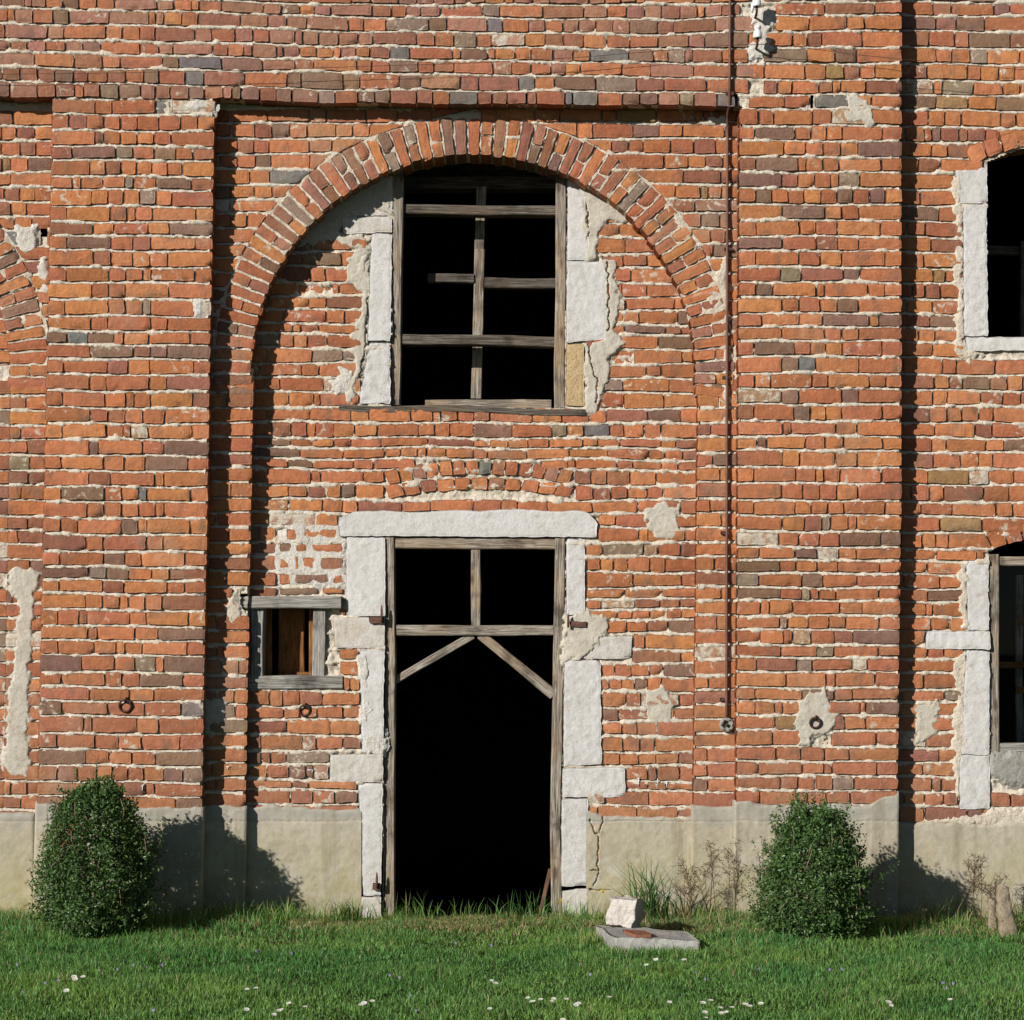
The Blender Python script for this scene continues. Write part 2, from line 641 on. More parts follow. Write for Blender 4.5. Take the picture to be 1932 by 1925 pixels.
def mortar(A, x0, x1, yt, yb, y0, keep=None, res=.008, rec=.0145, amp=.0085, mat=1, seed=0, lines=()):
    """sheet of mortar a little behind the brick faces"""
    nx, ny = int((x1 - x0) / S / res) + 2, int((yb - yt) / S / res) + 2
    X, Y = np.meshgrid(np.linspace(x0, x1, nx), np.linspace(yt, yb, ny))
    px, py = X.ravel(), Y.ravel()
    yy = (y0(py) if callable(y0) else y0 + 0 * py)
    V = P(px, py, yy + rec)
    nz = fbm(V, 28, seed, 4) + .5 * fbm(V, 75, seed + 2, 2)
    if lines:
        dd = np.full(px.shape, 1e9)
        for f in lines:
            e = py - f(px)
            dd = np.where(np.abs(e) < np.abs(dd), e, dd)
        dd = dd + nz * 1.5
        bed = np.where(np.abs(dd) < 5.5, -.0075 * np.clip(dd / 3.4, -1, 1), .006)
        # here and there the mortar is smeared out over the edges of the bricks
        sm = np.clip((fbm(V, 9, seed + 9, 4) - .22) / .5, 0, 1) * np.exp(-(dd / 6.) ** 2)
        V = V + np.stack([0 * px, bed - .019 * sm, 0 * px], -1)
    V = V + np.stack([0 * px, nz * amp, 0 * px], -1)
    # never prouder than a film on the brick faces
    lim = yy - .0012 + nz * .0009
    V[:, 1] = np.where(V[:, 1] < lim, lim + (V[:, 1] - lim) * .12, V[:, 1])
    F = grid_faces(nx, ny)
    if keep is not None:
        cx, cy = px[F].mean(1), py[F].mean(1)
        F = F[keep(cx, cy)]
    used, inv = np.unique(F.ravel(), return_inverse=True)
    A.add(V[used], inv.reshape(-1, 4), (1, 1, 1, 0), mat)


def sheet(A, pts3, mat=1, amp=.004, n=(4, 200), seed=0):
    """bilinear sheet between four world corners (return faces)"""
    p = np.asarray(pts3, float)
    u, v = np.meshgrid(np.linspace(0, 1, n[0]), np.linspace(0, 1, n[1]))
    u, v = u.ravel()[:, None], v.ravel()[:, None]
    V = (1 - u) * (1 - v) * p[0] + u * (1 - v) * p[1] + u * v * p[2] + (1 - u) * v * p[3]
    V = V + np.stack([fbm(V, 25, seed), fbm(V, 25, seed + 5), fbm(V, 25, seed + 9)], -1) * amp
    A.add(V, grid_faces(*n), (1, 1, 1, 0), mat)


# polylines of the facade --------------------------------------------------
LPL = lambda y: 98 - (y - 190) * .0215        # left pier, left edge
LPR = lambda y: 405 - (y - 190) * .0185
RPL = lambda y: 1395 - (y - 220) * .005
RPR = lambda y: 1701 - np.maximum(0, np.asarray(y) - 900) * .012
STL = lambda y: 478 - (y - 700) * .018        # left strip, inner edge
STR = lambda y: 1317 - (y - 700) * .012       # right strip, inner edge
BST = lambda y: 21 - (y - 560) * .016         # strip of the next bay on the left
Y1 = .11                                       # recessed panels
YI = lambda py: .172 + np.clip((1300 - np.asarray(py, float)) / 900, 0, 1) * .075   # wall inside the arch
ACX, ACY, AR, AT = 893., 703., 419., 72.
BCX = -402.
TOP, BOT = -230., 1765.

OPEN_WIN = [(741, 322), (762, 300), (893, 270), (1048, 300), (1069, 322), (1066, 770), (738, 770)]
OPEN_DOOR = [(727, 1013), (1066, 1013), (1059, 1760), (722, 1760)]
OPEN_SMALL = [(470, 1128), (640, 1128), (640, 1296), (474, 1296)]
OPEN_UP = [(1863, 306), (1900, 290), (1940, 276), (2030, 262), (2120, 276), (2200, 306), (2200, 636), (1863, 636)]
OPEN_LOW = [(1866, 1041), (1900, 1023), (1940, 1010), (2035, 999), (2130, 1010), (2200, 1041), (2200, 1426), (1868, 1426)]


def inpoly(px, py, poly):
    r = np.zeros(px.shape, bool)
    for (x0, y0), (x1, y1) in zip(poly, poly[1:] + poly[:1]):
        if y0 == y1:
            continue
        c = ((y0 <= py) != (y1 <= py)) & (px < x0 + (py - y0) / (y1 - y0) * (x1 - x0))
        r ^= c
    return r


barn = empty('brick_barn')
tag(barn, 'old red brick barn wall with piers, walled-up arch, open timber-framed doorway and windows', 'building')

# ---- upper wall down to the cornice
TX = [-320, 0, 420, 629, 1278, 1393, 1697, 2250]
TB = [[-104, -34, 38, 122, 208, 278, 368, 446, 542], [-100, -30, 43, 128, 213, 283, 372, 450, 546], [-65, 0, 66, 150, 238, 316, 390, 478, 561], [-55, 25, 92, 170, 253, 325, 402, 500, 582],
      [-50, 22, 106, 190, 272, 350, 430, 512, 596], [-55, 12, 85, 175, 265, 352, 440, 525, 604], [-60, 5, 82, 168, 262, 352, 445, 525, 604], [-60, 5, 82, 168, 262, 352, 445, 525, 604]]
TB = np.array(TB) / 2.954


def tline(k):
    if k >= 0:
        f = lambda x: np.interp(x, TX, TB[:, k]) + 1.3 * np.sin(x * .023 + k * 1.7)
    else:
        f = lambda x: np.interp(x, TX, TB[:, 0]) + k * 28.0
    return f


A = Acc()
for k in range(-7, 8):
    wt = W_TOP if k < 6 else dict(m=35, d=35, p=10, r=15, b=3, g=2)
    ph = .80 if k not in (5, 6) else .55
    if k == 7:
        ph = 1.
    # last course carries the cornice over the recessed panels
    course(A, tline(k), tline(k + 1), -320, 1408 + random.uniform(-34, 26), 0., wt, ph, dusty=.10, skirt=.15 if k == 7 else .035, out=.012 if k == 7 else 0)
mortar(A, -320, 1400, TOP - 10, 178, 0., keep=lambda x, y: y < np.interp(x, TX, TB[:, 8]) - 5, seed=1, lines=[tline(k) for k in range(-7, 9)])
xs = [-320, 0, 420, 629, 1278, 1400]
for a, b in zip(xs[:-1], xs[1:]):
    ya, yb = np.interp([a, b], TX, TB[:, 8]) - 3.5
    sheet(A, [P(a, ya, .01), P(b, yb, .01), P(b, yb, .01) + [0, .13, 0], P(a, ya, .01) + [0, .13, 0]], n=(60, 6), seed=3)
A.build('upper_wall', [M_BRICK, M_MORT], barn)

# ---- left pier
LZ = [548, 637, 727, 812, 890, 980, 1055, 1148, 1235, 1312, 1395, 1488, 1572, 1665, 1760, 1845, 1920, 1998, 2086, 2180, 2272, 2360, 2448, 2538, 2623, 2711, 2795, 2886, 2978,
      3072, 3158, 3232, 3309, 3400, 3488, 3569, 3651, 3747, 3830, 3907, 3993, 4090, 4180, 4268, 4358, 4436, 4540, 4610, 4700]
LPAT = """M r R b W|r m r r r r+ r+ r o|O m- r o o r R|m+ D g r+ d+ r m+|R o m o r o o O-|r+ o- r+ r+ g- r+ D- m+|O o r o g o R|r O r o- o O o|M o+ R- o+ D|r D r+ m O r|R m o+ o o O
r R r o o- R r|O r r O O|r O r r g- O w|R r R r R|d b d+ o- o+ O- r|R D m d D|r R m+ o+ O r|R r R o M|r R o+ r- r O m|R r r o r+ O|o O r r- w O o
O d- O r+ D|r O r+ r+ D r+|O m+ R o- O|o D r o b- O o|O r r o r r- O|r r O d o- O o|M r R o O|r R d+ r O r+|D g d+ o+ o M-|o O m+ O r r+|O o r o- o o M
o r+ r- R o O o|O r- O- o+ D|r O- o+ o- o O r|D R- o+ g+ o- D|r+ R r r D r+|R R- o+ R|d+ R R- R- b+|R r- R o+ R|r R- r+ o+ O- r+|D o+ o+ o+ D|r+ m+ r+ o r r o+ d+ g+|R r r m+ r- R|m+ r+ r r- O d+""".replace('\n', '|').split('|')
A = Acc()
for k in range(len(LZ) - 1):
    a, b = LZ[k] / 2.954, LZ[k + 1] / 2.954
    sl = lambda y: (y - 900) * -.000006
    f = lambda yy, k=k: (lambda x: yy + (x - 245) * (.008 if yy < 1100 else .012) + 1.2 * np.sin(x * .024 + yy))
    ym = (a + b) / 2
    pt = parse(LPAT[k]) if k < len(LPAT) else None
    course(A, f(a), f(b), LPL(ym), LPR(ym), 0., W_MID, .6, pt, edgeL=LPL, edgeR=LPR, deepL=True, deepR=True, dusty=max(0, min(.25, (ym - 1150) / 1400)))
mortar(A, 60, 412, 178, 1600, 0., keep=lambda x, y: (x > LPL(y) + 4) & (x < LPR(y) - 3), seed=2,
       lines=[(lambda x, yy=z / 2.954: yy + (x - 245) * (.008 if yy < 1100 else .012) + 1.2 * np.sin(x * .024 + yy)) for z in LZ])
for e, o_ in ((LPL, 3), (LPR, -3)):
    sheet(A, [P(e(180) + o_, 180, .012), P(e(180) + o_, 180, .012) + [0, .13, 0], P(e(1600) + o_, 1600, .012) + [0, .13, 0], P(e(1600) + o_, 1600, .012)], n=(8, 300), seed=4)
tag(A.build('pier', [M_BRICK, M_MORT], barn), 'wide brick pier left of the arch')

# ---- right pier
RZ = [604, 698, 783, 872, 957, 1047, 1137, 1225, 1315, 1395, 1486, 1571, 1655, 1744, 1819, 1897, 1984, 2078, 2164, 2252, 2345, 2429, 2509, 2603, 2691, 2788, 2870, 2960,
      3048, 3119, 3193, 3273, 3345, 3430, 3508, 3592, 3664, 3742, 3831, 3905, 3985, 4070, 4160, 4242, 4322, 4405, 4487, 4576, 4668, 4750]
RZ = [z for z in RZ]
RPAT = """r+ r R r+ W R-|o D r o o O r+|O o+ o r o D|m D r- o r O r+|D m o r o- g+ O|r d o r o r d r d o|O D o r O|r O o r+ O r+|D R- m+ o+ R|r O r+ o+ R o
R g+ M d R|o d O r- O o o|O r r+ o d+ R|r+ O- o+ D r- d+|R R o o R|r D r r o R r+|O d b O R|r o R r O r o|W d R d R|m R d o o R r+|O r- R r+ O|o d- O- r o O- o
R o O- o+ O|o R r+ o- r O r+|O r+ r r o+ R|r O o o o R o|O o+ m g- o o- O|W o+ r+ r+ D d+|o+ O- d+ w+ o R|D r o+ r+ R r+|g+ R d+ R- R|D r+ g- r- r R r+|o+ o- o+ R r+ R-
R w- o+ o+ r O- r+|r+ o+ r- w r+ m D|R R- g R r+|o+ M g R w R-|O O- r- O- r+|r O d+ d- r R|O R- r+ R r+|r+ R- r O- D+|R- R- r+ R r+|R- r+ r+ r+ O|r+ R r+ r- R r+|R r r r g+ R|r+ R- r- r r+ R""".replace('\n', '|').split('|')
A = Acc()
for k in range(-7, 8):
    ym = (tline(k)(1500) + tline(k + 1)(1500)) / 2
    course(A, tline(k), tline(k + 1), 1412 if k % 2 else 1440, float(RPR(ym)), 0., W_MID if k > 1 else dict(r=4, o=3, p=2, m=1, d=1), .5, edgeR=RPR, deepR=True,
           excl=[[(1528, 178), (1536, 178), (1536, 206), (1527, 206)], [(1405, 12), (1462, 12), (1462, 60), (1405, 60)]])
for k in range(len(RZ) - 1):
    a, b = RZ[k] / 2.954, RZ[k + 1] / 2.954
    f = lambda yy: (lambda x: yy + (x - 1545) * .003 + 1.1 * np.sin(x * .024 + yy))
    ym = (a + b) / 2
    pt = parse(RPAT[k]) if k < len(RPAT) else None
    ex = [[(1520, 1318), (1560, 1318), (1565, 1385), (1515, 1392)]]
    course(A, f(a), f(b), RPL(ym), float(RPR(ym)), 0., W_MID, .6, pt, excl=ex, edgeL=RPL, edgeR=RPR, deepL=True, deepR=True, dusty=max(0, min(.25, (ym - 1150) / 1400)))
mortar(A, 1392, 1704, TOP - 10, 1600, 0., keep=lambda x, y: ((x > RPL(y) + 4) | (y < 200)) & (x < RPR(y) - 4) & ~((x > 1528) & (x < 1535) & (y > 179) & (y < 205)), seed=3,
       lines=[tline(k) for k in range(-7, 8)] + [(lambda x, yy=z / 2.954: yy + (x - 1545) * .003 + 1.1 * np.sin(x * .024 + yy)) for z in RZ])
sheet(A, [P(RPL(200) + 3, 200, .012), P(RPL(200) + 3, 200, .012) + [0, .13, 0], P(RPL(1600) + 3, 1600, .012) + [0, .13, 0], P(RPL(1600) + 3, 1600, .012)], n=(8, 300), seed=5)
for a, b in ((TOP, 900), (900, 1600)):
    sheet(A, [P(RPR(a) - 3, a, .012), P(RPR(a) - 3, a, .012) + [0, .13, 0], P(RPR(b) - 3, b, .012) + [0, .13, 0], P(RPR(b) - 3, b, .012)], n=(8, 260), seed=6)
tag(A.build('pier', [M_BRICK, M_MORT], barn), 'wide brick pier right of the arch')


# ---- recessed panel with the side strips and the spandrels
def ring_x(cx, r, y, side):
    d = r * r - ((y - ACY) * 1.02) ** 2
    return cx + side * math.sqrt(max(d, 0.)) if y < ACY else cx + side * r


RO = AR + AT
A = Acc()
y = 203.
rows = []
while y < 1600:
    h = random.uniform(26.8, 29.6)
    rows.append((y, y + h))
    y += h
for yt, yb in rows:
    ym = (yt + yb) / 2
    w = lambda yy: (lambda x: yy + 1.3 * np.sin(x * .021 + yy * .3))
    du = max(0, min(.3, (ym - 1150) / 1300))
    if ym < ACY - 2:
        if yb > ACY - RO / 1.02 + 8:
            L = lambda yy: ring_x(ACX, RO + 3, yy, -1)
            R = lambda yy: ring_x(ACX, RO + 3, yy, 1)
            course(A, w(yt), w(yb), LPR(ym), L(ym), Y1, W_MID, .75, edgeR=L, skirt=.05)
            course(A, w(yt), w(yb), R(ym), RPL(ym), Y1, W_MID, .75, edgeL=R, skirt=.05)
        else:
            course(A, w(yt), w(yb), LPR(ym), RPL(ym), Y1, dict(m=3, r=4, o=2), .7, skirt=.05)
    else:
        ex = [[(436, 1095), (480, 1095), (480, 1150), (452, 1160), (440, 1135)]]
        course(A, w(yt), w(yb), LPR(ym) - 4, STL(ym), Y1, W_INF, .62, edgeR=STL, deepR=True, dusty=du, excl=ex)
        course(A, w(yt), w(yb), STR(ym), RPL(ym) + 4, Y1, W_INF, .5, edgeL=STR, deepL=True, dusty=du)


def keep_panel(x, y):
    ins = np.where(y < ACY, np.hypot(x - ACX, (y - ACY) * 1.02) < AR + 30, (x > STL(y) - 4) & (x < STR(y) + 4))
    return (x > LPR(y) - 8) & (x < RPL(y) + 8) & ~ins & ~((x > 449) & (y > 1121) & (y < 1152) & (x < 500))


mortar(A, 375, 1402, 185, 1600, Y1, keep=keep_panel, seed=7, lines=[(lambda x, yy=r[0]: yy + 1.3 * np.sin(x * .021 + yy * .3)) for r in rows])
for e, o_ in ((STL, -3), (STR, 3)):
    sheet(A, [P(e(695) + o_, 695, Y1 + .012), P(e(695) + o_, 695, Y1 + .012) + [0, .12, 0], P(e(1600) + o_, 1600, Y1 + .012) + [0, .12, 0], P(e(1600) + o_, 1600, Y1 + .012)], n=(8, 260), seed=8)
A.build('recessed_panel', [M_BRICK, M_MORT], barn)


# ---- arches
def arch_ring(cx, name, t0=-6, t1=186):
    A = Acc()
    t, k = t0, 0
    while t < t1:
        dt = random.uniform(2.75, 3.15)
        tm = t + dt / 2

        def pt(r, th):
            return (cx + r * math.cos(math.radians(th)), ACY - r / 1.02 * math.sin(math.radians(th)))
        j = lambda s: random.uniform(-s, s)
        g = .30
        ri, ro = AR + j(2.5), RO + j(3.)
        c = pick(W_ARC if 40 < tm < 150 else dict(o=5, r=4, m=1, d=1))
        # corners in the order outer-left, outer-right, inner-right, inner-left
        if k % 2 == 0 or random.random() < .12:
            brick(A, [pt(ro, t + dt - g), pt(ro, t + g), pt(ri, t + g + .05), pt(ri, t + dt - g - .05)], Y1 - .004, brick_col(c), skirt=.24, rough=1.2)
        else:
            mid = AR + AT * random.uniform(.42, .55)
            brick(A, [pt(ro, t + dt - g), pt(ro, t + g), pt(mid + 1.2, t + g), pt(mid + 1.2, t + dt - g)], Y1 - .003, brick_col(c), skirt=.05, rough=1.3)
            brick(A, [pt(mid - 1.2, t + dt - g), pt(mid - 1.2, t + g), pt(ri, t + g), pt(ri, t + dt - g)], Y1 - .004, brick_col(pick(W_ARC)), skirt=.24, rough=1.3)
        t += dt
        k += 1
    # mortar: face and soffit
    th = np.radians(np.linspace(t0, t1, 420))
    for rows_, dep in (((AR + 3, RO + 6), None),):
        r = np.linspace(AR + 2.5, RO + 8, 26)
        R, T = np.meshgrid(r, th)
        V = P(cx + R.ravel() * np.cos(T.ravel()), ACY - R.ravel() / 1.02 * np.sin(T.ravel()), Y1 + .007)
        V = V + np.stack([0 * V[:, 0], fbm(V, 24, 9) * .006, 0 * V[:, 0]], -1)
        A.add(V, grid_faces(26, 420), (1, 1, 1, 0), 1)
    d = np.linspace(.0, .26, 14)
    D, T = np.meshgrid(d, th)
    V = P(cx + (AR + 2.5) * np.cos(T.ravel()), ACY - (AR + 2.5) / 1.02 * np.sin(T.ravel()), Y1 + .007) + np.stack([0 * D.ravel(), D.ravel(), 0 * D.ravel()], -1)
    V = V + np.stack([fbm(V, 24, 2), 0 * V[:, 0], fbm(V, 24, 5)], -1) * .004
    A.add(V, grid_faces(14, 420), (1, 1, 1, 0), 1)
    return A.build(name, [M_BRICK, M_MORT], barn)


tag(arch_ring(ACX, 'arch'), 'large round brick arch over the upper window')
tag(arch_ring(BCX, 'arch', -4, 60), 'haunch of a second arch at the left edge')

# ---- next bay on the left: strip, spandrel and filling
A = Acc()
for yt, yb in rows:
    ym = (yt + yb) / 2
    w = lambda yy: (lambda x: yy + 5 + 1.3 * np.sin(x * .021 + yy * .3))
    du = max(0, min(.3, (ym - 1100) / 1200))
    ex = [[(68, 424), (92, 424), (92, 448), (68, 452)]]
    if ym < ACY - 2:
        xr = ring_x(BCX, RO + 3, ym, 1)
        if xr < LPL(ym) - 8:
            R = lambda yy: ring_x(BCX, RO + 3, yy, 1)
            course(A, w(yt), w(yb), max(xr, -320), LPL(ym) + 4, Y1, W_MID, .75, edgeL=R if xr > -320 else None, excl=ex)
        course(A, w(yt), w(yb), -320, ring_x(BCX, AR + 8, ym, 1), YI, W_INF, .5, dusty=du)
    else:
        course(A, w(yt), w(yb), BST(ym), LPL(ym) + 4, Y1, W_INF, .62, edgeL=BST, deepL=True, dusty=du)
        course(A, w(yt), w(yb), -320, BST(ym) + 4, lambda py: .135 + 0 * py, W_INF, .5, dusty=du)


def keep_bay(x, y):
    ins = np.where(y < ACY, np.hypot(x - BCX, (y - ACY) * 1.02) < AR + 30, x < BST(y) + 4)
    return (x < LPL(y) + 8) & ~ins & ~((x > 70) & (x < 91) & (y > 426) & (y < 447))


mortar(A, -320, 104, 180, 1600, Y1, keep=keep_bay, seed=11, lines=[(lambda x, yy=r[0]: yy + 5 + 1.3 * np.sin(x * .021 + yy * .3)) for r in rows])
mortar(A, -320, 60, 330, 1600, YI, keep=lambda x, y: np.where(y < ACY, np.hypot(x - BCX, (y - ACY) * 1.02) < AR + 8, x < -400), seed=12)
mortar(A, -320, 30, 690, 1600, .135, keep=lambda x, y: x < BST(y) + 6, seed=12)
A.build('side_bay', [M_BRICK, M_MORT], barn)

# ---- filling inside the arch
# stonework quads (measured corners tl, tr, br, bl)
WIN_STONES = [[(646, 412), (739, 408), (740, 438), (648, 442)], [(668, 352), (741, 330), (740, 405), (660, 408)],
              [(701, 441), (739, 441), (737, 643), (693, 643)], [(697, 647), (736, 648), (736, 762), (677, 761)],
              [(1071, 334), (1101, 342), (1113, 491), (1069, 491)], [(1069, 493), (1143, 494), (1144, 640), (1068, 647)], [(1068, 649), (1102, 649), (1102, 766), (1067, 766)]]
DOOR_STONES = [[(654, 1013), (727, 1015), (727, 1163), (653, 1162)], [(627, 1165), (727, 1165), (725, 1223), (632, 1222)], [(679, 1226), (725, 1226), (723, 1420), (683, 1420)],
               [(623, 1424), (723, 1422), (722, 1476), (622, 1475)], [(675, 1478), (722, 1478), (719, 1690), (685, 1690)], [(672, 1692), (719, 1692), (718, 1770), (672, 1770)],
               [(1068, 1018), (1103, 1018), (1104, 1160), (1068, 1160)], [(1066, 1202), (1193, 1200), (1190, 1243), (1065, 1243)], [(1065, 1246), (1133, 1246), (1135, 1442), (1062, 1445)],
               [(1061, 1449), (1179, 1448), (1179, 1504), (1061, 1504)], [(1059, 1507), (1109, 1507), (1108, 1672), (1058, 1672)], [(1060, 1680), (1110, 1676), (1108, 1770), (1058, 1770)]]
LINTEL = [(637, 964), (1127, 964), (1125, 1014), (640, 1011)]
grow = lambda q, d=2: [(min(max(x, min(p[0] for p in q)), max(p[0] for p in q)) + (d if x > sum(p[0] for p in q) / 4 else -d), yy) for x, yy in q]
REL = [(722, 934), (725, 890), (815, 869), (905, 863), (995, 869), (1081, 890), (1085, 934)]      # relieving arch
excl_inf = [grow(q) for q in WIN_STONES + DOOR_STONES] + [grow(LINTEL)] + [OPEN_WIN, OPEN_DOOR, OPEN_SMALL, REL,
            [(696, 400), (741, 400), (738, 764), (680, 764)], [(1066, 335), (1102, 340), (1102, 768), (1066, 768)], [(683, 1012), (728, 1012), (723, 1770), (683, 1770)], [(1062, 1014), (1102, 1014), (1108, 1770), (1058, 1770)],
            [(636, 758), (1108, 766), (1108, 784), (636, 778)], [(450, 1120), (646, 1124), (646, 1150), (450, 1148)], [(466, 1274), (648, 1274), (648, 1302), (466, 1302)]]
A = Acc()
y = 300.
irows = []
while y < 1600:
    h = random.uniform(25.5, 29.5) if random.random() > .12 else random.uniform(18, 22)
    irows.append((y, y + h))
    y += h
for yt, yb in irows:
    ym = (yt + yb) / 2
    w = lambda yy: (lambda x: yy + 1.9 * np.sin(x * .019 + yy * .3) + (x - 893) * .004)
    du = max(0, min(.3, (ym - 1150) / 1300))
    if ym < ACY:
        a, b = ring_x(ACX, AR + 14, ym, -1), ring_x(ACX, AR + 14, ym, 1)
        if b - a < 60:
            continue
    else:
        a, b = STL(ym) - 6, STR(ym) + 6
    mid = 893
    white = 985 < ym < 1118
    for p, q in ((a, mid), (mid, b)):
        if p == a and white:
            course(A, w(yt), w(yb), p, 520, YI, W_INF, .5, excl=excl_inf)
            course(A, w(yt), w(yb), 522, q, YI, dict(r=4, o=3, m=1, d=2), .75, excl=excl_inf, jv=5.2, jh=5.5, dusty=.1)
        else:
            course(A, w(yt), w(yb), p, q, YI, W_INF, .62 if ym > 480 else .4, excl=excl_inf, dusty=du, rough=1.25)
# relieving arch over the door
for row, (ya, rise, h, x0, x1, n) in enumerate(((881, 19, 28, 728, 1078, 14), (912, 15, 24, 728, 1080, 11))):
    for k in range(n):
        fa, fb = k / n, (k + 1) / n
        xa, xb = x0 + (x1 - x0) * fa, x0 + (x1 - x0) * fb
        ysag = lambda x: ya + rise * ((x - 905) / 168.) ** 2
        sk = (xa + xb - 1810) / 336 * 5
        j = lambda: random.uniform(-1.3, 1.3)
        xa += 1.6
        xb -= 1.6
        hh = h / 2 - 1.2
        brick(A, [(xa + sk + j(), ysag(xa) - hh + j()), (xb + sk + j(), ysag(xb) - hh + j()), (xb - sk + j(), ysag(xb) + hh + j()), (xa - sk + j(), ysag(xa) + hh + j())],
              YI, brick_col('b' if (row == 0 and k == 7) else random.choice('ooooorrrmp')), rough=1.1)


def keep_inf(x, y):
    ins = np.where(y < ACY, np.hypot(x - ACX, (y - ACY) * 1.02) < AR + 14, (x > STL(y) - 8) & (x < STR(y) + 8))
    for o in (OPEN_WIN, OPEN_DOOR, [(478, 1135), (612, 1135), (612, 1290), (478, 1290)]):
        ins &= ~inpoly(x, y, o)
    return ins


mortar(A, 455, 1335, 288, 1600, YI, keep=keep_inf, seed=13, rec=.013, amp=.0095,
       lines=[(lambda x, yy=r[0]: yy + 1.9 * np.sin(x * .019 + yy * .3) + (x - 893) * .004) for r in irows])
A.build('arch_filling', [M_BRICK, M_MORT], barn)

# ---- bay on the right with two windows
A = Acc()
RUP = [[(1801, 316), (1862, 316), (1862, 383), (1806, 383)], [(1817, 385), (1861, 385), (1864, 634), (1818, 634)], [(1821, 636), (2240, 636), (2240, 662), (1822, 662)], [(2200, 316), (2260, 316), (2260, 634), (2200, 634)]]
RLO = [[(1822, 1058), (1865, 1058), (1866, 1189), (1826, 1189)], [(1747, 1191), (1867, 1191), (1867, 1225), (1746, 1224)], [(1822, 1228), (1867, 1228), (1867, 1424), (1812, 1424)],
       [(1811, 1425), (1867, 1425), (1867, 1526), (1808, 1526)], [(2200, 1058), (2255, 1058), (2255, 1526), (2200, 1526)]]
UARC = [(1828, 300), (1862, 283), (1940, 262), (2030, 252), (2120, 262), (2200, 283), (2230, 300), (2205, 318), (1860, 318)]
LARC = [(1830, 1040), (1870, 1014), (1950, 996), (2030, 990), (2110, 996), (2195, 1014), (2230, 1040), (2205, 1052), (1866, 1052)]
exr = [grow(q) for q in RUP + RLO] + [OPEN_UP, OPEN_LOW, UARC, LARC, [(1866, 1420), (2200, 1420), (2200, 1488), (1866, 1486)]]
zr = [(-230 + i * 28.4) for i in range(8)] + [float(v) for v in TB[6][0:8]] + [z / 2.954 + 2 for z in RZ]
zr = sorted(set(zr))
for k in range(len(zr) - 1):
    if zr[k + 1] - zr[k] < 14 or zr[k + 1] < TOP + 10:
        continue
    a, b = zr[k], zr[k + 1]
    f = lambda yy: (lambda x: yy + (x - 1700) * .012 + 1.4 * np.sin(x * .024 + yy))
    ym = (a + b) / 2
    du = max(0, min(.3, (ym - 1150) / 1300))
    course(A, f(a), f(b), float(RPR(ym)) - 4 - random.uniform(0, 25), 2250, Y1, W_MID if ym > 100 else dict(r=4, o=2, p=2, d=2, m=2), .55, excl=exr, dusty=du, rough=1.15)
for cy, x0, x1, rise, yb0 in ((0, 1826, 2232, 46, 0), (1, 1836, 2230, 40, 0)):
    base = 281 if cy == 0 else 1024
    n = 13 if cy == 0 else 13
    for k in range(n):
        xa, xb = x0 + (x1 - x0) * k / n + 1.5, x0 + (x1 - x0) * (k + 1) / n - 1.5
        mid = (x0 + x1) / 2
        ys = lambda x: base - rise * (1 - ((x - mid) / (x1 - x0) * 2) ** 2) + (14 if cy == 0 else 8)
        sk = (xa + xb - 2 * mid) / (x1 - x0) * 7
        h = 15
        brick(A, [(xa + sk, ys(xa) - h), (xb + sk, ys(xb) - h), (xb - sk, ys(xb) + h), (xa - sk, ys(xa) + h)], Y1 - .002, brick_col(random.choice('ooorrm')), rough=1.5, skirt=.25)


def keep_r(x, y):
    r = x > RPR(y) - 10
    for o in (OPEN_UP, OPEN_LOW):
        r &= ~inpoly(x, y, o)
    return r


mortar(A, 1680, 2250, TOP - 10, 1620, Y1, keep=keep_r, seed=17, lines=[(lambda x, yy=z: yy + (x - 1700) * .012 + 1.4 * np.sin(x * .024 + yy)) for z in zr])
A.build('side_bay', [M_BRICK, M_MORT], barn)


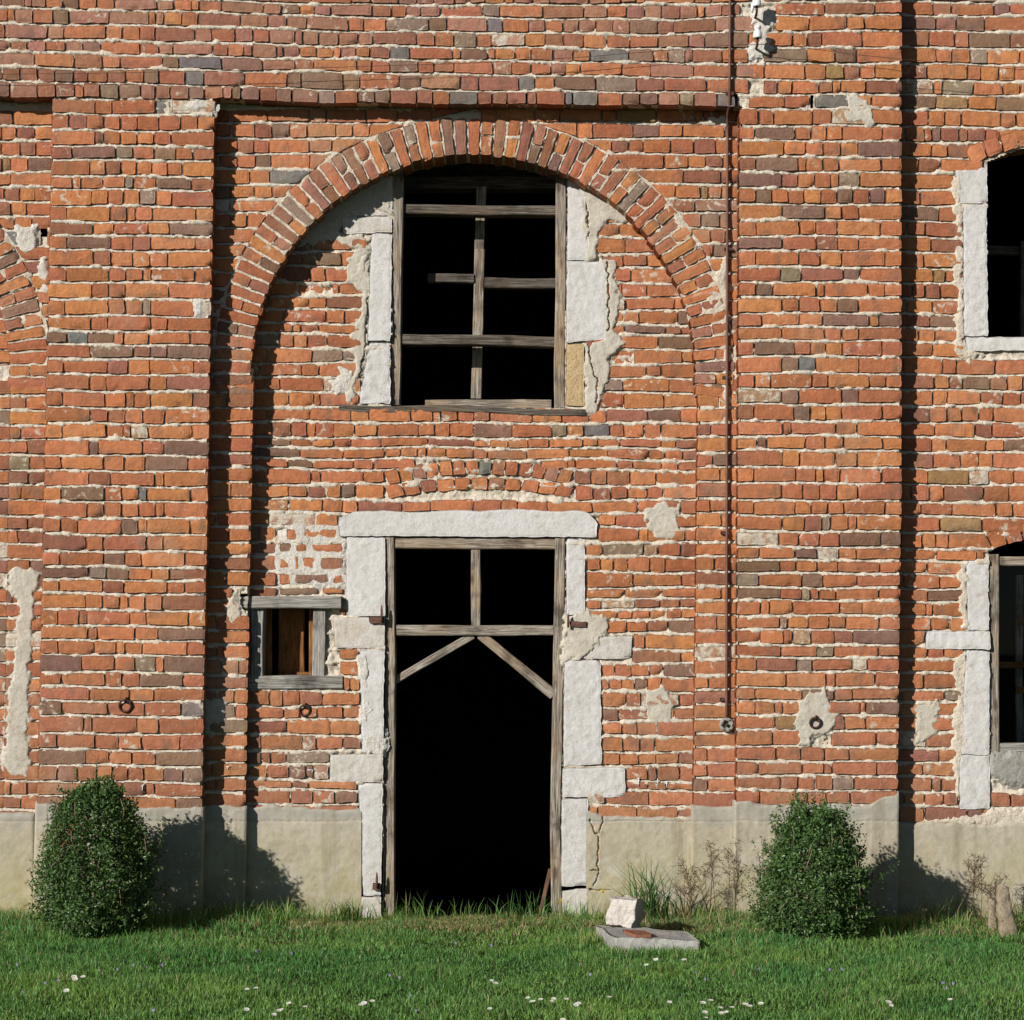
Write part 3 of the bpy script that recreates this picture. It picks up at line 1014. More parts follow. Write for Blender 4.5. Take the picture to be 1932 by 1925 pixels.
# ---- cement plinth
def plinth(x0f, x1f, ytf, yp, skL, skR, cracks=(), res=.007, dip=None, seed=0):
    A = Acc()
    nx = int((x1f(1650) - x0f(1650)) / S / res) + 2
    ny = int((1765 - 1500) / S / res) + 2
    u, v = np.meshgrid(np.linspace(0, 1, nx), np.linspace(0, 1, ny))
    u, v = u.ravel(), v.ravel()
    xm = x0f(1600) + u * (x1f(1600) - x0f(1600))
    nz = fbm(np.stack([xm / 30, 0 * xm, 0 * xm + seed], -1), 1., seed, 3)
    yt = ytf(xm) + nz * 4
    py = yt + (1768 - yt) * v
    px = x0f(py) + u * (x1f(py) - x0f(py))
    yy = yp(py) if callable(yp) else yp + 0 * py
    d = (py - yt) / S
    e = np.minimum(px - x0f(py), x1f(py) - px) / S
    dep = -.010 + .022 * np.clip(1 - d / .022, 0, 1) ** 2 + .0045 * (np.abs(py - 1549.5 - nz) < 1.3)
    if skL:
        dep = dep + .006 * np.clip(1 - (px - x0f(py)) / S / .012, 0, 1) ** 2
    if skR:
        dep = dep + .006 * np.clip(1 - (x1f(py) - px) / S / .012, 0, 1) ** 2
    V = P(px, py, yy)
    dep = dep + fbm(V, 7, 3 + seed, 3) * .0035 + fbm(V, 40, 8, 2) * .0012
    for c in cracks:
        dd = np.full(px.shape, 1e9)
        qx, qy = px + vnoise(V, 45, 4) * 3, py + vnoise(V, 45, 6) * 3
        for (ax, ay), (bx, by) in zip(c[:-1], c[1:]):
            t = np.clip(((qx - ax) * (bx - ax) + (qy - ay) * (by - ay)) / ((bx - ax) ** 2 + (by - ay) ** 2), 0, 1)
            dd = np.minimum(dd, np.hypot(qx - ax - t * (bx - ax), qy - ay - t * (by - ay)))
        dep = dep + .02 * (dd < 1.1)
    V = V + np.stack([0 * dep, dep, 0 * dep], -1)
    A.add(V, grid_faces(nx, ny))
    idx = np.arange(nx * ny).reshape(ny, nx)
    for s, col in ((skL, idx[:, 0]), (skR, idx[:, -1])):
        if s:
            n = len(col)
            B = np.concatenate([V[col], V[col] + [0, s, 0]])
            i = np.arange(n - 1)
            A.add(B, np.stack([i, i + 1, n + i + 1, n + i], -1))
    top = idx[0]
    n = len(top)
    B = np.concatenate([V[top], V[top] + [0, .03, 0]])
    i = np.arange(n - 1)
    A.add(B, np.stack([i, i + 1, n + i + 1, n + i], -1))
    return A.build('plinth', [M_PLIN], barn)


cst = lambda v: (lambda y: v + 0 * np.asarray(y, float))
plinth(cst(-320), lambda y: BST(1500) + 58 + 0 * y, cst(1534), .10, 0, .1, seed=1)
plinth(lambda y: LPL(y) - 3, lambda y: LPR(y) + 3, lambda x: np.interp(x, [65, 120, 385], [1514, 1518, 1521]), 0., .13, .14, seed=2)
plinth(lambda y: LPR(y) - 6, lambda y: STL(y) + 2, cst(1519), Y1, 0, .09, seed=3)
plinth(lambda y: STL(y) - 6, cst(682), lambda x: np.interp(x, [460, 560, 680], [1517, 1520, 1528]), YI, 0, 0, seed=4)
plinth(cst(1106), lambda y: STR(y) + 4, lambda x: np.interp(x, [1108, 1180, 1310], [1528, 1542, 1540]), YI, 0, 0,
       cracks=[[(1113, 1548), (1121, 1563), (1128, 1580), (1131, 1600), (1126, 1625), (1128, 1640), (1127, 1656), (1121, 1670)], [(1139, 1537), (1136, 1552), (1129, 1568), (1131, 1590)],
               [(1112, 1643), (1128, 1642)], [(1112, 1680), (1150, 1677)]], res=.0045, seed=5)
plinth(lambda y: STR(y) - 2, lambda y: RPL(y) + 4, cst(1517), Y1, .09, 0, seed=6)
plinth(lambda y: RPL(y) - 3, lambda y: RPR(y) + 2, lambda x: np.interp(x, [1388, 1640, 1668, 1695], [1514, 1519, 1500, 1492]), 0., .13, .14, seed=7)
plinth(lambda y: RPR(y) - 6, cst(2250), lambda x: np.interp(x, [1695, 1750, 1860, 1880], [1548, 1550, 1556, 1552]), Y1, 0, 0, seed=8)


# ---- plaster patches: height fields that dive behind the bricks at their rim
def seg_d(px, py, poly):
    dd = np.full(px.shape, 1e9)
    for (ax, ay), (bx, by) in zip(poly, poly[1:] + poly[:1]):
        t = np.clip(((px - ax) * (bx - ax) + (py - ay) * (by - ay)) / ((bx - ax) ** 2 + (by - ay) ** 2 + 1e-9), 0, 1)
        dd = np.minimum(dd, np.hypot(px - ax - t * (bx - ax), py - ay - t * (by - ay)))
    return dd


def patch(polys, yp, hmax=.007, mat=None, soft=5., nz=8., res=.005, base=-.014, seed=0, name='plaster_patch', label=None, cracks=()):
    A = Acc()
    for poly in polys:
        xs, ys = [p[0] for p in poly], [p[1] for p in poly]
        x0, x1, y0, y1 = min(xs) - 12, max(xs) + 12, min(ys) - 12, max(ys) + 12
        nx, ny = int((x1 - x0) / S / res) + 2, int((y1 - y0) / S / res) + 2
        X, Y = np.meshgrid(np.linspace(x0, x1, nx), np.linspace(y0, y1, ny))
        px, py = X.ravel(), Y.ravel()
        sd = np.where(inpoly(px, py, poly), 1, -1) * seg_d(px, py, poly)
        yy = yp(py) if callable(yp) else yp + 0 * py
        V = P(px, py, yy)
        sd = sd + fbm(V, 24, seed, 5) * nz
        t = np.clip((sd + soft) / (2 * soft), 0, 1)
        h = base + (hmax - base) * (t * t * (3 - 2 * t)) + fbm(V, 13, seed + 3, 5) * .0034
        for c in cracks:
            qx, qy = px + vnoise(V, 40, 4) * 4, py + vnoise(V, 40, 6) * 4
            h = h - .03 * (np.min([np.where(True, seg_d(qx, qy, [a, b]), 0) for a, b in zip(c[:-1], c[1:])], axis=0) < 1.2)
        V = V - np.stack([0 * h, h, 0 * h], -1)
        F = grid_faces(nx, ny)
        F = F[(sd[F].max(1) > -soft)]
        used, inv = np.unique(F.ravel(), return_inverse=True)
        A.add(V[used], inv.reshape(-1, 4))
    o = A.build(name, [mat or M_PLAS], barn)
    if label:
        o['label'] = label
    return o


patch([[(540, 470), (570, 420), (620, 375), (680, 345), (738, 330), (738, 402), (655, 405), (640, 441), (700, 447), (690, 560), (655, 530), (648, 500), (672, 470), (640, 456), (600, 454)]], YI, .004, seed=1)
patch([[(660, 520), (694, 470), (697, 560), (692, 645), (678, 700), (664, 760), (650, 762), (655, 725), (672, 690), (660, 640), (684, 560)]], YI, .004, seed=2,
      cracks=[[(694, 560), (690, 640), (684, 690), (677, 730), (672, 760)]])
patch([[(1092, 336), (1125, 348), (1168, 378), (1205, 420), (1180, 420), (1152, 414), (1134, 430), (1126, 490), (1104, 490)]], YI, .008, seed=3, nz=5, cracks=[[(1098, 360), (1108, 400), (1112, 440), (1108, 470)]])
patch([[(1135, 492), (1160, 490), (1165, 530), (1172, 575), (1160, 620), (1180, 648), (1150, 672), (1152, 705), (1135, 745), (1120, 785), (1102, 780), (1104, 650), (1138, 640), (1140, 560)]], YI, .008, seed=4, nz=6,
      cracks=[[(1146, 495), (1148, 540), (1150, 590), (1146, 625)], [(1110, 650), (1118, 690), (1128, 720), (1124, 760)]])
patch([[(1212, 960), (1240, 948), (1278, 955), (1286, 1000), (1268, 1022), (1236, 1012), (1222, 990)]], YI, .004, seed=5)
patch([[(1215, 1300), (1250, 1295), (1268, 1320), (1275, 1360), (1240, 1376), (1218, 1350)]], YI, .003, seed=6)
patch([[(1068, 1165), (1100, 1155), (1135, 1158), (1150, 1185), (1130, 1215), (1100, 1245), (1066, 1250)]], YI, .012, seed=7, label='yellowish plaster patch beside the door')
patch([[(1515, 1312), (1555, 1305), (1574, 1350), (1566, 1378), (1540, 1388), (1522, 1410), (1505, 1405), (1500, 1365), (1512, 1340)]], 0., .005, seed=8, label='plaster patch behind the iron ring on the right pier')
patch([[(1585, 180), (1628, 178), (1646, 200), (1650, 232), (1606, 236), (1598, 215)]], 0., .005, seed=9)
patch([[(1414, 15), (1462, 22), (1470, 52), (1452, 60), (1452, 110), (1412, 114), (1410, 96), (1428, 78), (1418, 40)]], 0., .005, M_LIME, seed=10, label='pale plaster patch behind the insulators')
patch([[(12, 1095), (28, 1070), (60, 1072), (76, 1092), (70, 1112), (60, 1132), (40, 1135), (18, 1125)], [(34, 1120), (62, 1120), (62, 1200), (56, 1260), (56, 1440), (50, 1466), (18, 1466), (6, 1440), (14, 1330), (30, 1220)]],
      Y1 - .002, .005, seed=11, nz=7, label='long plaster strip at the left edge')
patch([[(1726, 1328), (1766, 1325), (1770, 1370), (1756, 1400), (1728, 1404)]], Y1, .003, seed=12)
patch([[(1795, 340), (1812, 330), (1818, 380), (1820, 640), (1850, 668), (1830, 690), (1800, 672), (1806, 600), (1798, 470), (1800, 400)]], Y1, .003, M_MORT, seed=13)
patch([[(1806, 1080), (1824, 1062), (1828, 1185), (1815, 1185)], [(1800, 1240), (1826, 1230), (1822, 1420), (1808, 1500), (1795, 1400), (1805, 1320)]], Y1, .004, M_MORT, seed=14)
patch([[(1868, 1426), (2200, 1426), (2200, 1480), (1960, 1484), (1900, 1476), (1868, 1470)]], Y1, .008, M_CONC, soft=6, seed=15, name='cement_patch')
patch([[(1740, 1552), (1870, 1528), (2200, 1524), (2200, 1560), (1870, 1560)]], Y1, .003, M_MORT, seed=16)
patch([[(538, 962), (590, 966), (652, 985), (655, 1110), (600, 1112), (530, 1095), (505, 1060), (530, 1010)]], YI, -.0040, M_LIME, soft=12, nz=8, seed=17, base=-.022, name='whitewash_patch')
patch([[(552, 962), (575, 975), (585, 1020), (556, 1030), (545, 1000)], [(625, 1020), (655, 1030), (655, 1100), (632, 1100)]], YI, -.0010, M_LIME, soft=9, nz=13, seed=18, base=-.016, name='whitewash_patch')
patch([[(425, 1128), (446, 1112), (452, 1160), (440, 1180), (425, 1165)]], Y1, .002, M_MORT, seed=19)
patch([[(380, 1320), (420, 1315), (430, 1360), (400, 1400), (380, 1380)]], Y1, .003, seed=20)
patch([[(1240, 350), (1275, 390), (1300, 430), (1312, 470), (1290, 450), (1262, 405)]], Y1, .004, M_MORT, seed=21, soft=7)
patch([[(1330, 560), (1372, 470), (1378, 600), (1380, 790), (1362, 800), (1366, 660), (1345, 640)]], Y1, .003, M_MORT, seed=22, soft=8)
patch([[(1335, 222), (1360, 216), (1375, 224), (1372, 238), (1336, 238)]], Y1, .003, M_LIME, seed=23, soft=6)
patch([[(25, 425), (70, 428), (70, 470), (52, 480), (30, 470)]], Y1, .006, M_LIME, seed=24)
patch([[(74, 485), (92, 480), (92, 560), (72, 545)]], Y1, .004, M_LIME, seed=25)
patch([[(362, 565), (384, 563), (386, 598), (366, 598)]], 0., .004, M_LIME, seed=26, soft=6, nz=4)
patch([[(325, 190), (402, 192), (400, 210), (340, 204)]], 0., .001, M_LIME, seed=27, soft=6, nz=6)
patch([[(640, 690), (668, 700), (660, 750), (630, 740), (624, 720)]], YI, .001, M_LIME, seed=28, nz=10)
patch([[(683, 1390), (725, 1380), (723, 1424), (690, 1428)], [(676, 1240), (690, 1228), (700, 1330), (694, 1380), (682, 1360)]], YI, .009, M_LIME, seed=29, nz=6)


# ---- stone surrounds
def stone(q, yp, parent, mat=None, depth=.34, rough=.7, out=.005, label=None, warp=None, name='jamb_stone', rc=.008, chip=.8):
    A = Acc()
    brick(A, q, yp, (1, 1, 1, 0), rc=rc, rr=.003, skirt=depth, rough=rough, step=.011, chip=chip, out=out, tilt=.003, warp=warp)
    o = A.build(name, [mat or M_STON], parent, disp=lambda V: np.stack([fbm(V, 30, 2, 4) * .0030, fbm(V, 60, 4, 3) * .0015, fbm(V, 30, 6, 4) * .0030], -1))
    if label:
        o['label'] = label
    return o


win = empty('window', parent=barn)
win['label'] = 'large paneless upper window under the arch'
for i, q in enumerate(WIN_STONES):
    stone(q, YI, win, M_TAN if i == 6 else (M_STON if i < 2 else M_STWH), label='tan sandstone block at the window foot' if i == 6 else None, depth=.12, rough=2. if i == 3 else .8)
door = empty('doorway', parent=barn)
door['label'] = 'tall open doorway with white stone surround'


def lint_warp(px, py):
    e = np.clip((px - 1098) / 30, 0, 1)
    t = np.clip((1014 - py) / 50, 0, 1)
    py = py + e * e * t * 24
    e2 = np.clip((668 - px) / 30, 0, 1)
    py = py + e2 * t * 22 + t * 1.3 * np.sin(px * .05) * (px < 1098) + 1.8 * t * np.sin(px * .017 + 1)
    return px, py


stone(LINTEL, YI, door, M_STWH, depth=.30, warp=lint_warp, name='lintel', chip=0., out=.012)
for i, q in enumerate(DOOR_STONES):
    stone(q, YI, door, M_STON if i in (1, 3, 5, 7, 11) else M_STWH, depth=.30, label=None)


# ---- timber
def beam(p0, p1, w, d, yf, parent, mat=None, name='rail', seed=0, rough=1., w1=None, sag=0.):
    """squared timber from p0 to p1 (measured centre line), w wide (measured), d metres deep, front face yf behind the main face"""
    a, b = P(p0[0], p0[1], yf), P(p1[0], p1[1], yf)
    L = np.linalg.norm(b - a)
    c = (a + b) / 2
    ang = math.atan2(b[2] - a[2], b[0] - a[0])
    k = (CAMD + yf) / CAMD / S
    n = int(L / .02) + 3
    t = np.linspace(-.5, .5, n)
    wv = (w if w1 is None else w + (w1 - w) * (t + .5)) * k * np.ones(n)
    wv = wv * (1 + .05 * vnoise(np.stack([t * L * 5, 0 * t, 0 * t + seed], -1), 1, seed))
    bow = vnoise(np.stack([t * L * 2.2, 0 * t + 5, 0 * t + seed], -1), 1, seed + 1) * .004 * rough - sag * (1 - (2 * t) ** 2)
    bv = .005
    V = []
    for i in range(n):
        h = wv[i] / 2
        sec = [(0, -h + bv), (bv, -h), (d - bv, -h), (d, -h + bv), (d, h - bv), (d - bv, h), (bv, h), (0, h - bv)]
        for y_, z_ in sec:
            V.append((t[i] * L, y_, z_ + bow[i]))
    V = np.array(V)
    V = V + np.stack([0 * V[:, 0], vnoise(V * [4, 30, 30], 1, seed + 3) * .0018 * rough, vnoise(V * [5, 30, 30], 1, seed + 4) * .0014 * rough], -1)
    F = [[i * 8 + s, i * 8 + (s + 1) % 8, (i + 1) * 8 + (s + 1) % 8, (i + 1) * 8 + s] for i in range(n - 1) for s in range(8)]
    A = Acc()
    A.add(V, F)
    e = [[0, 1, 6, 7], [1, 2, 5, 6], [2, 3, 4, 5]]
    A.F.append((np.array(e), 0))
    A.F.append((np.array(e) + (n - 1) * 8, 0))
    o = A.build(name, [mat or M_WOOD], parent, smooth=False)
    o.location = c
    o.rotation_euler = (0, -ang, 0)
    return o


wy = float(YI(560)) + .015
beam((751, 330), (746.5, 764), 18.5, .12, wy, win, M_WOOD, 'post', 1)
beam((1059, 322), (1056.5, 769), 20, .12, wy, win, M_WOOD, 'post', 2)
beam((907.5, 352), (903, 470), 18.5, .06, wy + .21, win, M_WOOD, 'mullion', 3)
beam((905, 470), (898, 752), 20, .05, wy + .20, win, M_WOOD, 'mullion', 4)
beam((757, 393.5), (1052, 398), 17.5, .11, wy + .02, win, M_WDRK, 'crossbar', 5)
beam((757, 639), (1048, 644.5), 19, .11, wy + .012, win, M_WDRK, 'crossbar', 6)
beam((807, 525), (894, 526), 17.5, .06, wy + .19, win, M_WDRK, 'crossbar', 7)
beam((914, 532), (1049, 534), 19, .10, wy + .18, win, M_WDRK, 'crossbar', 8)
beam((745, 345), (1062, 343), 24, .14, wy + .30, win, M_WDRK, 'head_beam', 9)
beam((745, 316), (1062, 316), 36, .14, wy + .36, win, M_WDRK, 'head_beam', 10)
beam((639, 768.5), (1107, 777), 13, .14, float(YI(770)) - .006, win, M_WDRK, 'sill', 11, 2.)
beam((802, 763), (1040, 764), 18, .05, wy + .09, win, M_WOOD, 'sill_board', 12)

dy = .198
beam((736.5, 1013), (736, 1765), 18.5, .12, dy, door, M_WOOD, 'post', 21)
beam((1057, 1016), (1047.5, 1765), 20, .12, dy, door, M_WOOD, 'post', 22, 1.6)
beam((745, 1025), (1048, 1028), 20, .10, dy + .008, door, M_WOOD, 'top_rail', 23)
beam((898.5, 1035), (898, 1182), 18.5, .06, dy + .02, door, M_WOOD, 'mullion', 24)
beam((744, 1189), (1044, 1190), 19.5, .10, dy + .010, door, M_WOOD, 'transom', 25)
beam((742, 1285), (892, 1199), 15, .06, dy + .03, door, M_WOOD, 'brace', 26)
beam((905, 1198), (1044, 1312), 17, .06, dy + .028, door, M_WOOD, 'brace', 27, 1., 20)
beam((722, 1741), (1060, 1741), 9, .22, dy - .03, door, M_WDRK, 'threshold', 28)
b_ = beam((1039, 1640), (1012, 1760), 9, .02, dy + .15, None, M_WRED, 'board', 29)
tag(b_, 'narrow reddish board leaning inside the right door post', 'board')

# little window
sm = empty('small_window', parent=barn)
sm['label'] = 'small square opening framed in grey timber left of the door'
sy = float(YI(1200)) - .012
beam((452, 1136), (643, 1137), 23, .20, .143, sm, M_WGRY, 'lintel_timber', 31)
beam((486.5, 1148), (484, 1276), 24, .12, sy + .006, sm, M_WGRY, 'post', 32)
beam((602, 1148.5), (600, 1276), 24.5, .12, sy + .006, sm, M_WGRY, 'post', 33)
beam((469, 1288), (646, 1287.5), 24, .14, sy, sm, M_WGRY, 'sill', 34)
beam((505, 1145), (505, 1280), 16, .02, sy + .17, sm, M_WBRN, 'inner_board', 35)
beam((551, 1145), (550, 1280), 50, .02, sy + .20, sm, M_WBRN, 'inner_board', 36)
beam((590, 1145), (589, 1280), 12, .05, sy + .10, sm, M_WBRN, 'inner_board', 37)
beam((560, 1272), (590, 1272), 6, .04, sy + .12, sm, M_WBRN, 'inner_board', 38)

# right-hand windows
wu = empty('window', parent=barn)
wu['label'] = 'upper window with white stone jamb at the right edge'
for i, q in enumerate(RUP):
    stone(q, Y1, wu, M_STWH, depth=.32, name='sill' if i == 2 else 'jamb_stone', rough=1.2, chip=.3)
beam((1860, 472), (2200, 478), 17, .05, .72, wu, M_WDRK, 'crossbar', 41)
beam((1931, 455), (1931, 700), 9, .05, .66, wu, M_WDRK, 'mullion', 42)
wl = empty('window', parent=barn)
wl['label'] = 'glazed lower window with timber frame at the right edge'
for i, q in enumerate(RLO):
    stone(q, Y1, wl, M_STWH, depth=.32, rough=1.2, chip=.3)
ly = .128
beam((1875, 1046), (1876, 1425), 20, .10, ly, wl, M_WOOD, 'post', 43)
beam((2190, 1046), (2190, 1425), 20, .10, ly, wl, M_WOOD, 'post', 44)
beam((1885, 1059), (2181, 1059), 17, .08, ly + .008, wl, M_WOOD, 'top_rail', 45)
beam((1885, 1412), (2181, 1412), 20, .08, ly + .006, wl, M_WGRY, 'bottom_rail', 46)
beam((2035, 1067), (2035, 1402), 14, .05, ly + .012, wl, M_WOOD, 'mullion', 47)
A = Acc()
sheet(A, [P(1884, 1066, ly + .04), P(2182, 1066, ly + .04), P(2182, 1404, ly + .04), P(1884, 1404, ly + .04)], 0, 0., (3, 3))
A.build('pane', [M_GLAS], wl)
for py, x0 in ((1172, 1917), (1255, 1884), (1302, 1917)):
    beam((x0, py), (2190, py + 2), 13, .03, .50, wl, M_WBRN, 'inner_crossbar', 48 + py)
beam((1924, 1085), (1924, 1410), 14, .02, .52, wl, M_WGRY, 'inner_stile', 49)

# ---- interior, dark and closed
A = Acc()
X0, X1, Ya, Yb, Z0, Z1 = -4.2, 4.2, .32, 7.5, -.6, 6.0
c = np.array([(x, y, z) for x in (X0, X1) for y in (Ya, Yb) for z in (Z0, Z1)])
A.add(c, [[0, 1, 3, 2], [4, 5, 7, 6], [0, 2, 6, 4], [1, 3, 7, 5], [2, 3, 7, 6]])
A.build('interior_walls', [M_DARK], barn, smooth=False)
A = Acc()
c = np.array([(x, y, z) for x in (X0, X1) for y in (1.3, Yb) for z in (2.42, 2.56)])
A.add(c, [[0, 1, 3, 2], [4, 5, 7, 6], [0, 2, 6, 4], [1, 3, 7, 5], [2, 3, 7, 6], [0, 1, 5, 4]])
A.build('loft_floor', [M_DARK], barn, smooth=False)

# ---- ironwork on the stone: pintles
def pintle(plate, pin, yp, mat=M_RUST):
    A = Acc()
    brick(A, plate, yp - .03, (1, 1, 1, 0), rc=.002, rr=.003, skirt=.08, chip=0, step=.01)
    p0, p1 = P(pin[0], pin[2], yp - .035), P(pin[0], pin[1], yp - .035)
    add_tube(A, [p0, p0 * .3 + p1 * .7, p1], [.007, .007, .003], 10)
    return A.build('pintle', [mat], door)


pintle([(695, 1164), (724, 1164), (724, 1176), (697, 1176)], (720, 1142, 1174), float(YI(1170)))
pintle([(1074, 1172), (1105, 1173), (1105, 1183), (1075, 1183)], (1072, 1158, 1184), float(YI(1170)))
pintle([(703, 1667), (716, 1667), (716, 1680), (703, 1680)], (711, 1646, 1676), float(YI(1670)))

# ---- chalk-like marks on the bricks
def marks(strokes, yp):
    A = Acc()
    for s in strokes:
        add_tube(A, [P(x, y, yp) for x, y in s], .0028, 6)
    A.build('painted_mark', [M_CHAL], barn)


yk = float(YI(1470)) - .002
marks([[(1205, 1469), (1205, 1483)], [(1202, 1469), (1208, 1469)]], yk)
marks([[(1241, 1469), (1241, 1481)], [(1238, 1480), (1241, 1481)]], yk)
marks([[(1258, 1475), (1258, 1486)], [(1254, 1475), (1262, 1475)]], yk)
marks([[(427, 1447), (434, 1447)], [(430, 1447), (430, 1452)]], Y1 - .004)
marks([[(580, 1453), (592, 1453)], [(590, 1453), (589, 1458)]], yk)
marks([[(269, 1483), (269, 1492)], [(267, 1483), (271, 1483)]], -.004)

# ---- yellow lichen, part of the wall's skin
for (x, yv, r, yp) in ((1071, 1700, 7, float(YI(1700)) - .006), (1137, 1677, 8, float(YI(1677)) - .010)):
    patch([[(x + r * math.cos(t) * random.uniform(.6, 1.2), yv + r * math.sin(t) * random.uniform(.7, 1.3)) for t in np.linspace(0, 5.6, 8)]], yp, .003, M_LICH, soft=5, nz=9, res=.004, base=-.006, name='lichen', seed=int(x))

# ------------------------------------------------------------------ things fixed to the wall
# lightning conductor pipe
A = Acc()
pp = [(1377.5, -240), (1377.5, 0), (1377, 120), (1376.5, 196), (1373, 214), (1372.5, 230)]
pts = [P(x, y, (-.016 if y < 205 else .04 if y < 222 else .092)) for x, y in pp]
pts += [P(1372.5 - (y - 240) * .0016, y, .092) for y in range(260, 1340, 40)]
pts += [P(1370.8, 1345, .09), P(1369.5, 1356, .098), P(1369, 1364, .105)]
pr = empty('conductor_pipe', pts[-1] * [1, 1, 0])
tag(pr, 'thin brown conductor pipe running down the wall beside the right pier', 'pipe')


def sub(A, name, mats, par, **kw):
    o = A.build(name, mats, par, **kw)
    o.matrix_parent_inverse = Matrix.Translation(-Vector(par.location))
    return o


add_tube(A, pts, .0082, 12)
sub(A, 'tube', [M_PIPE], pr)
for px, py, yp in ((1378, 176, 0.), (1376, 470, Y1), (1372, 712, Y1), (1369, 1005, Y1), (1367.5, 1320, Y1)):
    A = Acc()
    brick(A, [(px - 9, py - 3), (px + 6, py - 3), (px + 6, py + 3), (px - 9, py + 3)], yp - .020, (1, 1, 1, 0), rc=.001, rr=.002, skirt=.03, chip=0, step=.01)
    sub(A, 'bracket', [M_IRON], pr)
A = Acc()
c0 = P(1371, 1368, Y1 - .012)
th = np.linspace(0, 2 * math.pi, 25)[:-1]
ring = lambda r, y: [c0 + [r * math.cos(t), y, r * math.sin(t)] for t in th]
V = np.concatenate([ring(.041, .02), ring(.041, -.008), ring(.036, -.012), ring(.024, -.012), ring(.021, .004), ring(.006, .004)])
A.add(V, [[k * 24 + s, k * 24 + (s + 1) % 24, (k + 1) * 24 + (s + 1) % 24, (k + 1) * 24 + s] for k in range(5) for s in range(24)])
for t in np.linspace(0, 2 * math.pi, 7)[:-1]:
    add_tube(A, [c0 + [.030 * math.cos(t), -.008, .030 * math.sin(t)], c0 + [.030 * math.cos(t), -.018, .030 * math.sin(t)]], .004, 8, mat=1)
add_tube(A, [c0 + [0, 0, 0], c0 + [0, -.02, 0]], .010, 10, mat=1)
sub(A, 'end_socket', [M_CONC, M_IRON], pr)

# insulators
for px, py, lab, broken in ((1426, 93, 'whole white porcelain insulator on an iron hook beside the pipe', False), (1424.5, 34, 'broken white insulator on its iron hook at the top edge', True)):
    a = P(px, py, .0)
    e = empty('insulator', a)
    tag(e, lab, 'insulator', 'insulators on the right pier')
    A = Acc()
    el = a + [0, -.085, 0]
    add_tube(A, [a + [0, .03, 0], a, a + [0, -.06, .0], el + [0, .004, .008], el + [0, 0, .022], el + [0, 0, .05], el + [0, 0, .085]], .0068, 10)
    sub(A, 'hook', [M_IRON], e)
    A = Acc()
    z0 = .036
    prof = [(.001, z0 + .006), (.018, z0 + .006), (.023, z0), (.0255, z0 + .006), (.024, z0 + .026), (.020, z0 + .038), (.0155, z0 + .045), (.0155, z0 + .050), (.0195, z0 + .055), (.0195, z0 + .066), (.016, z0 + .070), (.001, z0 + .071)]
    lathe(A, prof, el, 28)
    sub(A, 'bell', [M_PORC], e)
    if broken:
        A = Acc()
        g = el + [-.022, 0, .036]
        add_tube(A, [g + [0, 0, .02], g + [-.002, 0, -.005], g + [-.004, 0, -.03]], [.009, .010, .006], 8)
        sub(A, 'shard', [M_PORC], e)

# wires
A = Acc()
w = [(-300, 142), (0, 140.5), (200, 138), (480, 133), (700, 125), (900, 119), (1100, 108), (1283, 93), (1360, 87), (1432, 83.5), (1500, 88), (1620, 104), (1800, 121), (1932, 132), (2250, 160)]
xs = np.linspace(-300, 2250, 120)
pts = [P(x, np.interp(x, [a for a, b in w], [b for a, b in w]), -.085) for x in xs]
add_tube(A, pts, .0015, 5)
tag(A.build('wire', [M_IRON]), 'thin dark wire strung across the upper brick wall', 'wire')

# tethering rings
for px, py, r, yp, lab in ((236, 1332, .033, 0., 'iron tethering ring on the left pier above the bush'), (574.5, 1341, .029, float(YI(1340)), 'iron tethering ring below the small framed window'),
                           (1538, 1364, .0285, -.004, 'iron tethering ring on the plaster patch of the right pier')):
    c = P(px, py, yp - .010)
    e = empty('tethering_ring', c)
    tag(e, lab, 'iron ring', 'tethering rings on the wall')
    A = Acc()
    th = np.linspace(0, 2 * math.pi, 33)
    n, m_ = 32, 10
    V = [c + [(r + .0062 * math.cos(q)) * math.sin(t), .0062 * math.sin(q) - .004 * math.cos(t), (r + .0062 * math.cos(q)) * math.cos(t)] for t in th[:-1] for q in np.arange(m_) / m_ * 2 * math.pi]
    A.add(V, [[i * m_ + j, i * m_ + (j + 1) % m_, ((i + 1) % n) * m_ + (j + 1) % m_, ((i + 1) % n) * m_ + j] for i in range(n) for j in range(m_)])
    sub(A, 'ring', [M_IRON], e)
    A = Acc()
    t_ = c + [0, 0, r]
    lp = [t_ + [.006, .05, .012], t_ + [.006, .0, .010], t_ + [.003, -.012, .002], t_ + [0, -.012, -.010], t_ + [-.003, 0, -.010], t_ + [-.005, .05, .004]]
    add_tube(A, lp, .0052, 8)
    sub(A, 'staple', [M_IRON], e)

# ------------------------------------------------------------------ ground
def gz(x, y):
    p = np.stack([np.asarray(x, float), np.asarray(y, float), 0 * np.asarray(x, float)], -1)
    near = np.exp(-((np.asarray(y) + .1) / .35) ** 2)
    return vnoise(p, 1.7, 3) * .012 + vnoise(p, 5., 5) * .006 + near * (.012 + .012 * vnoise(p, 3.5, 8)) - .012


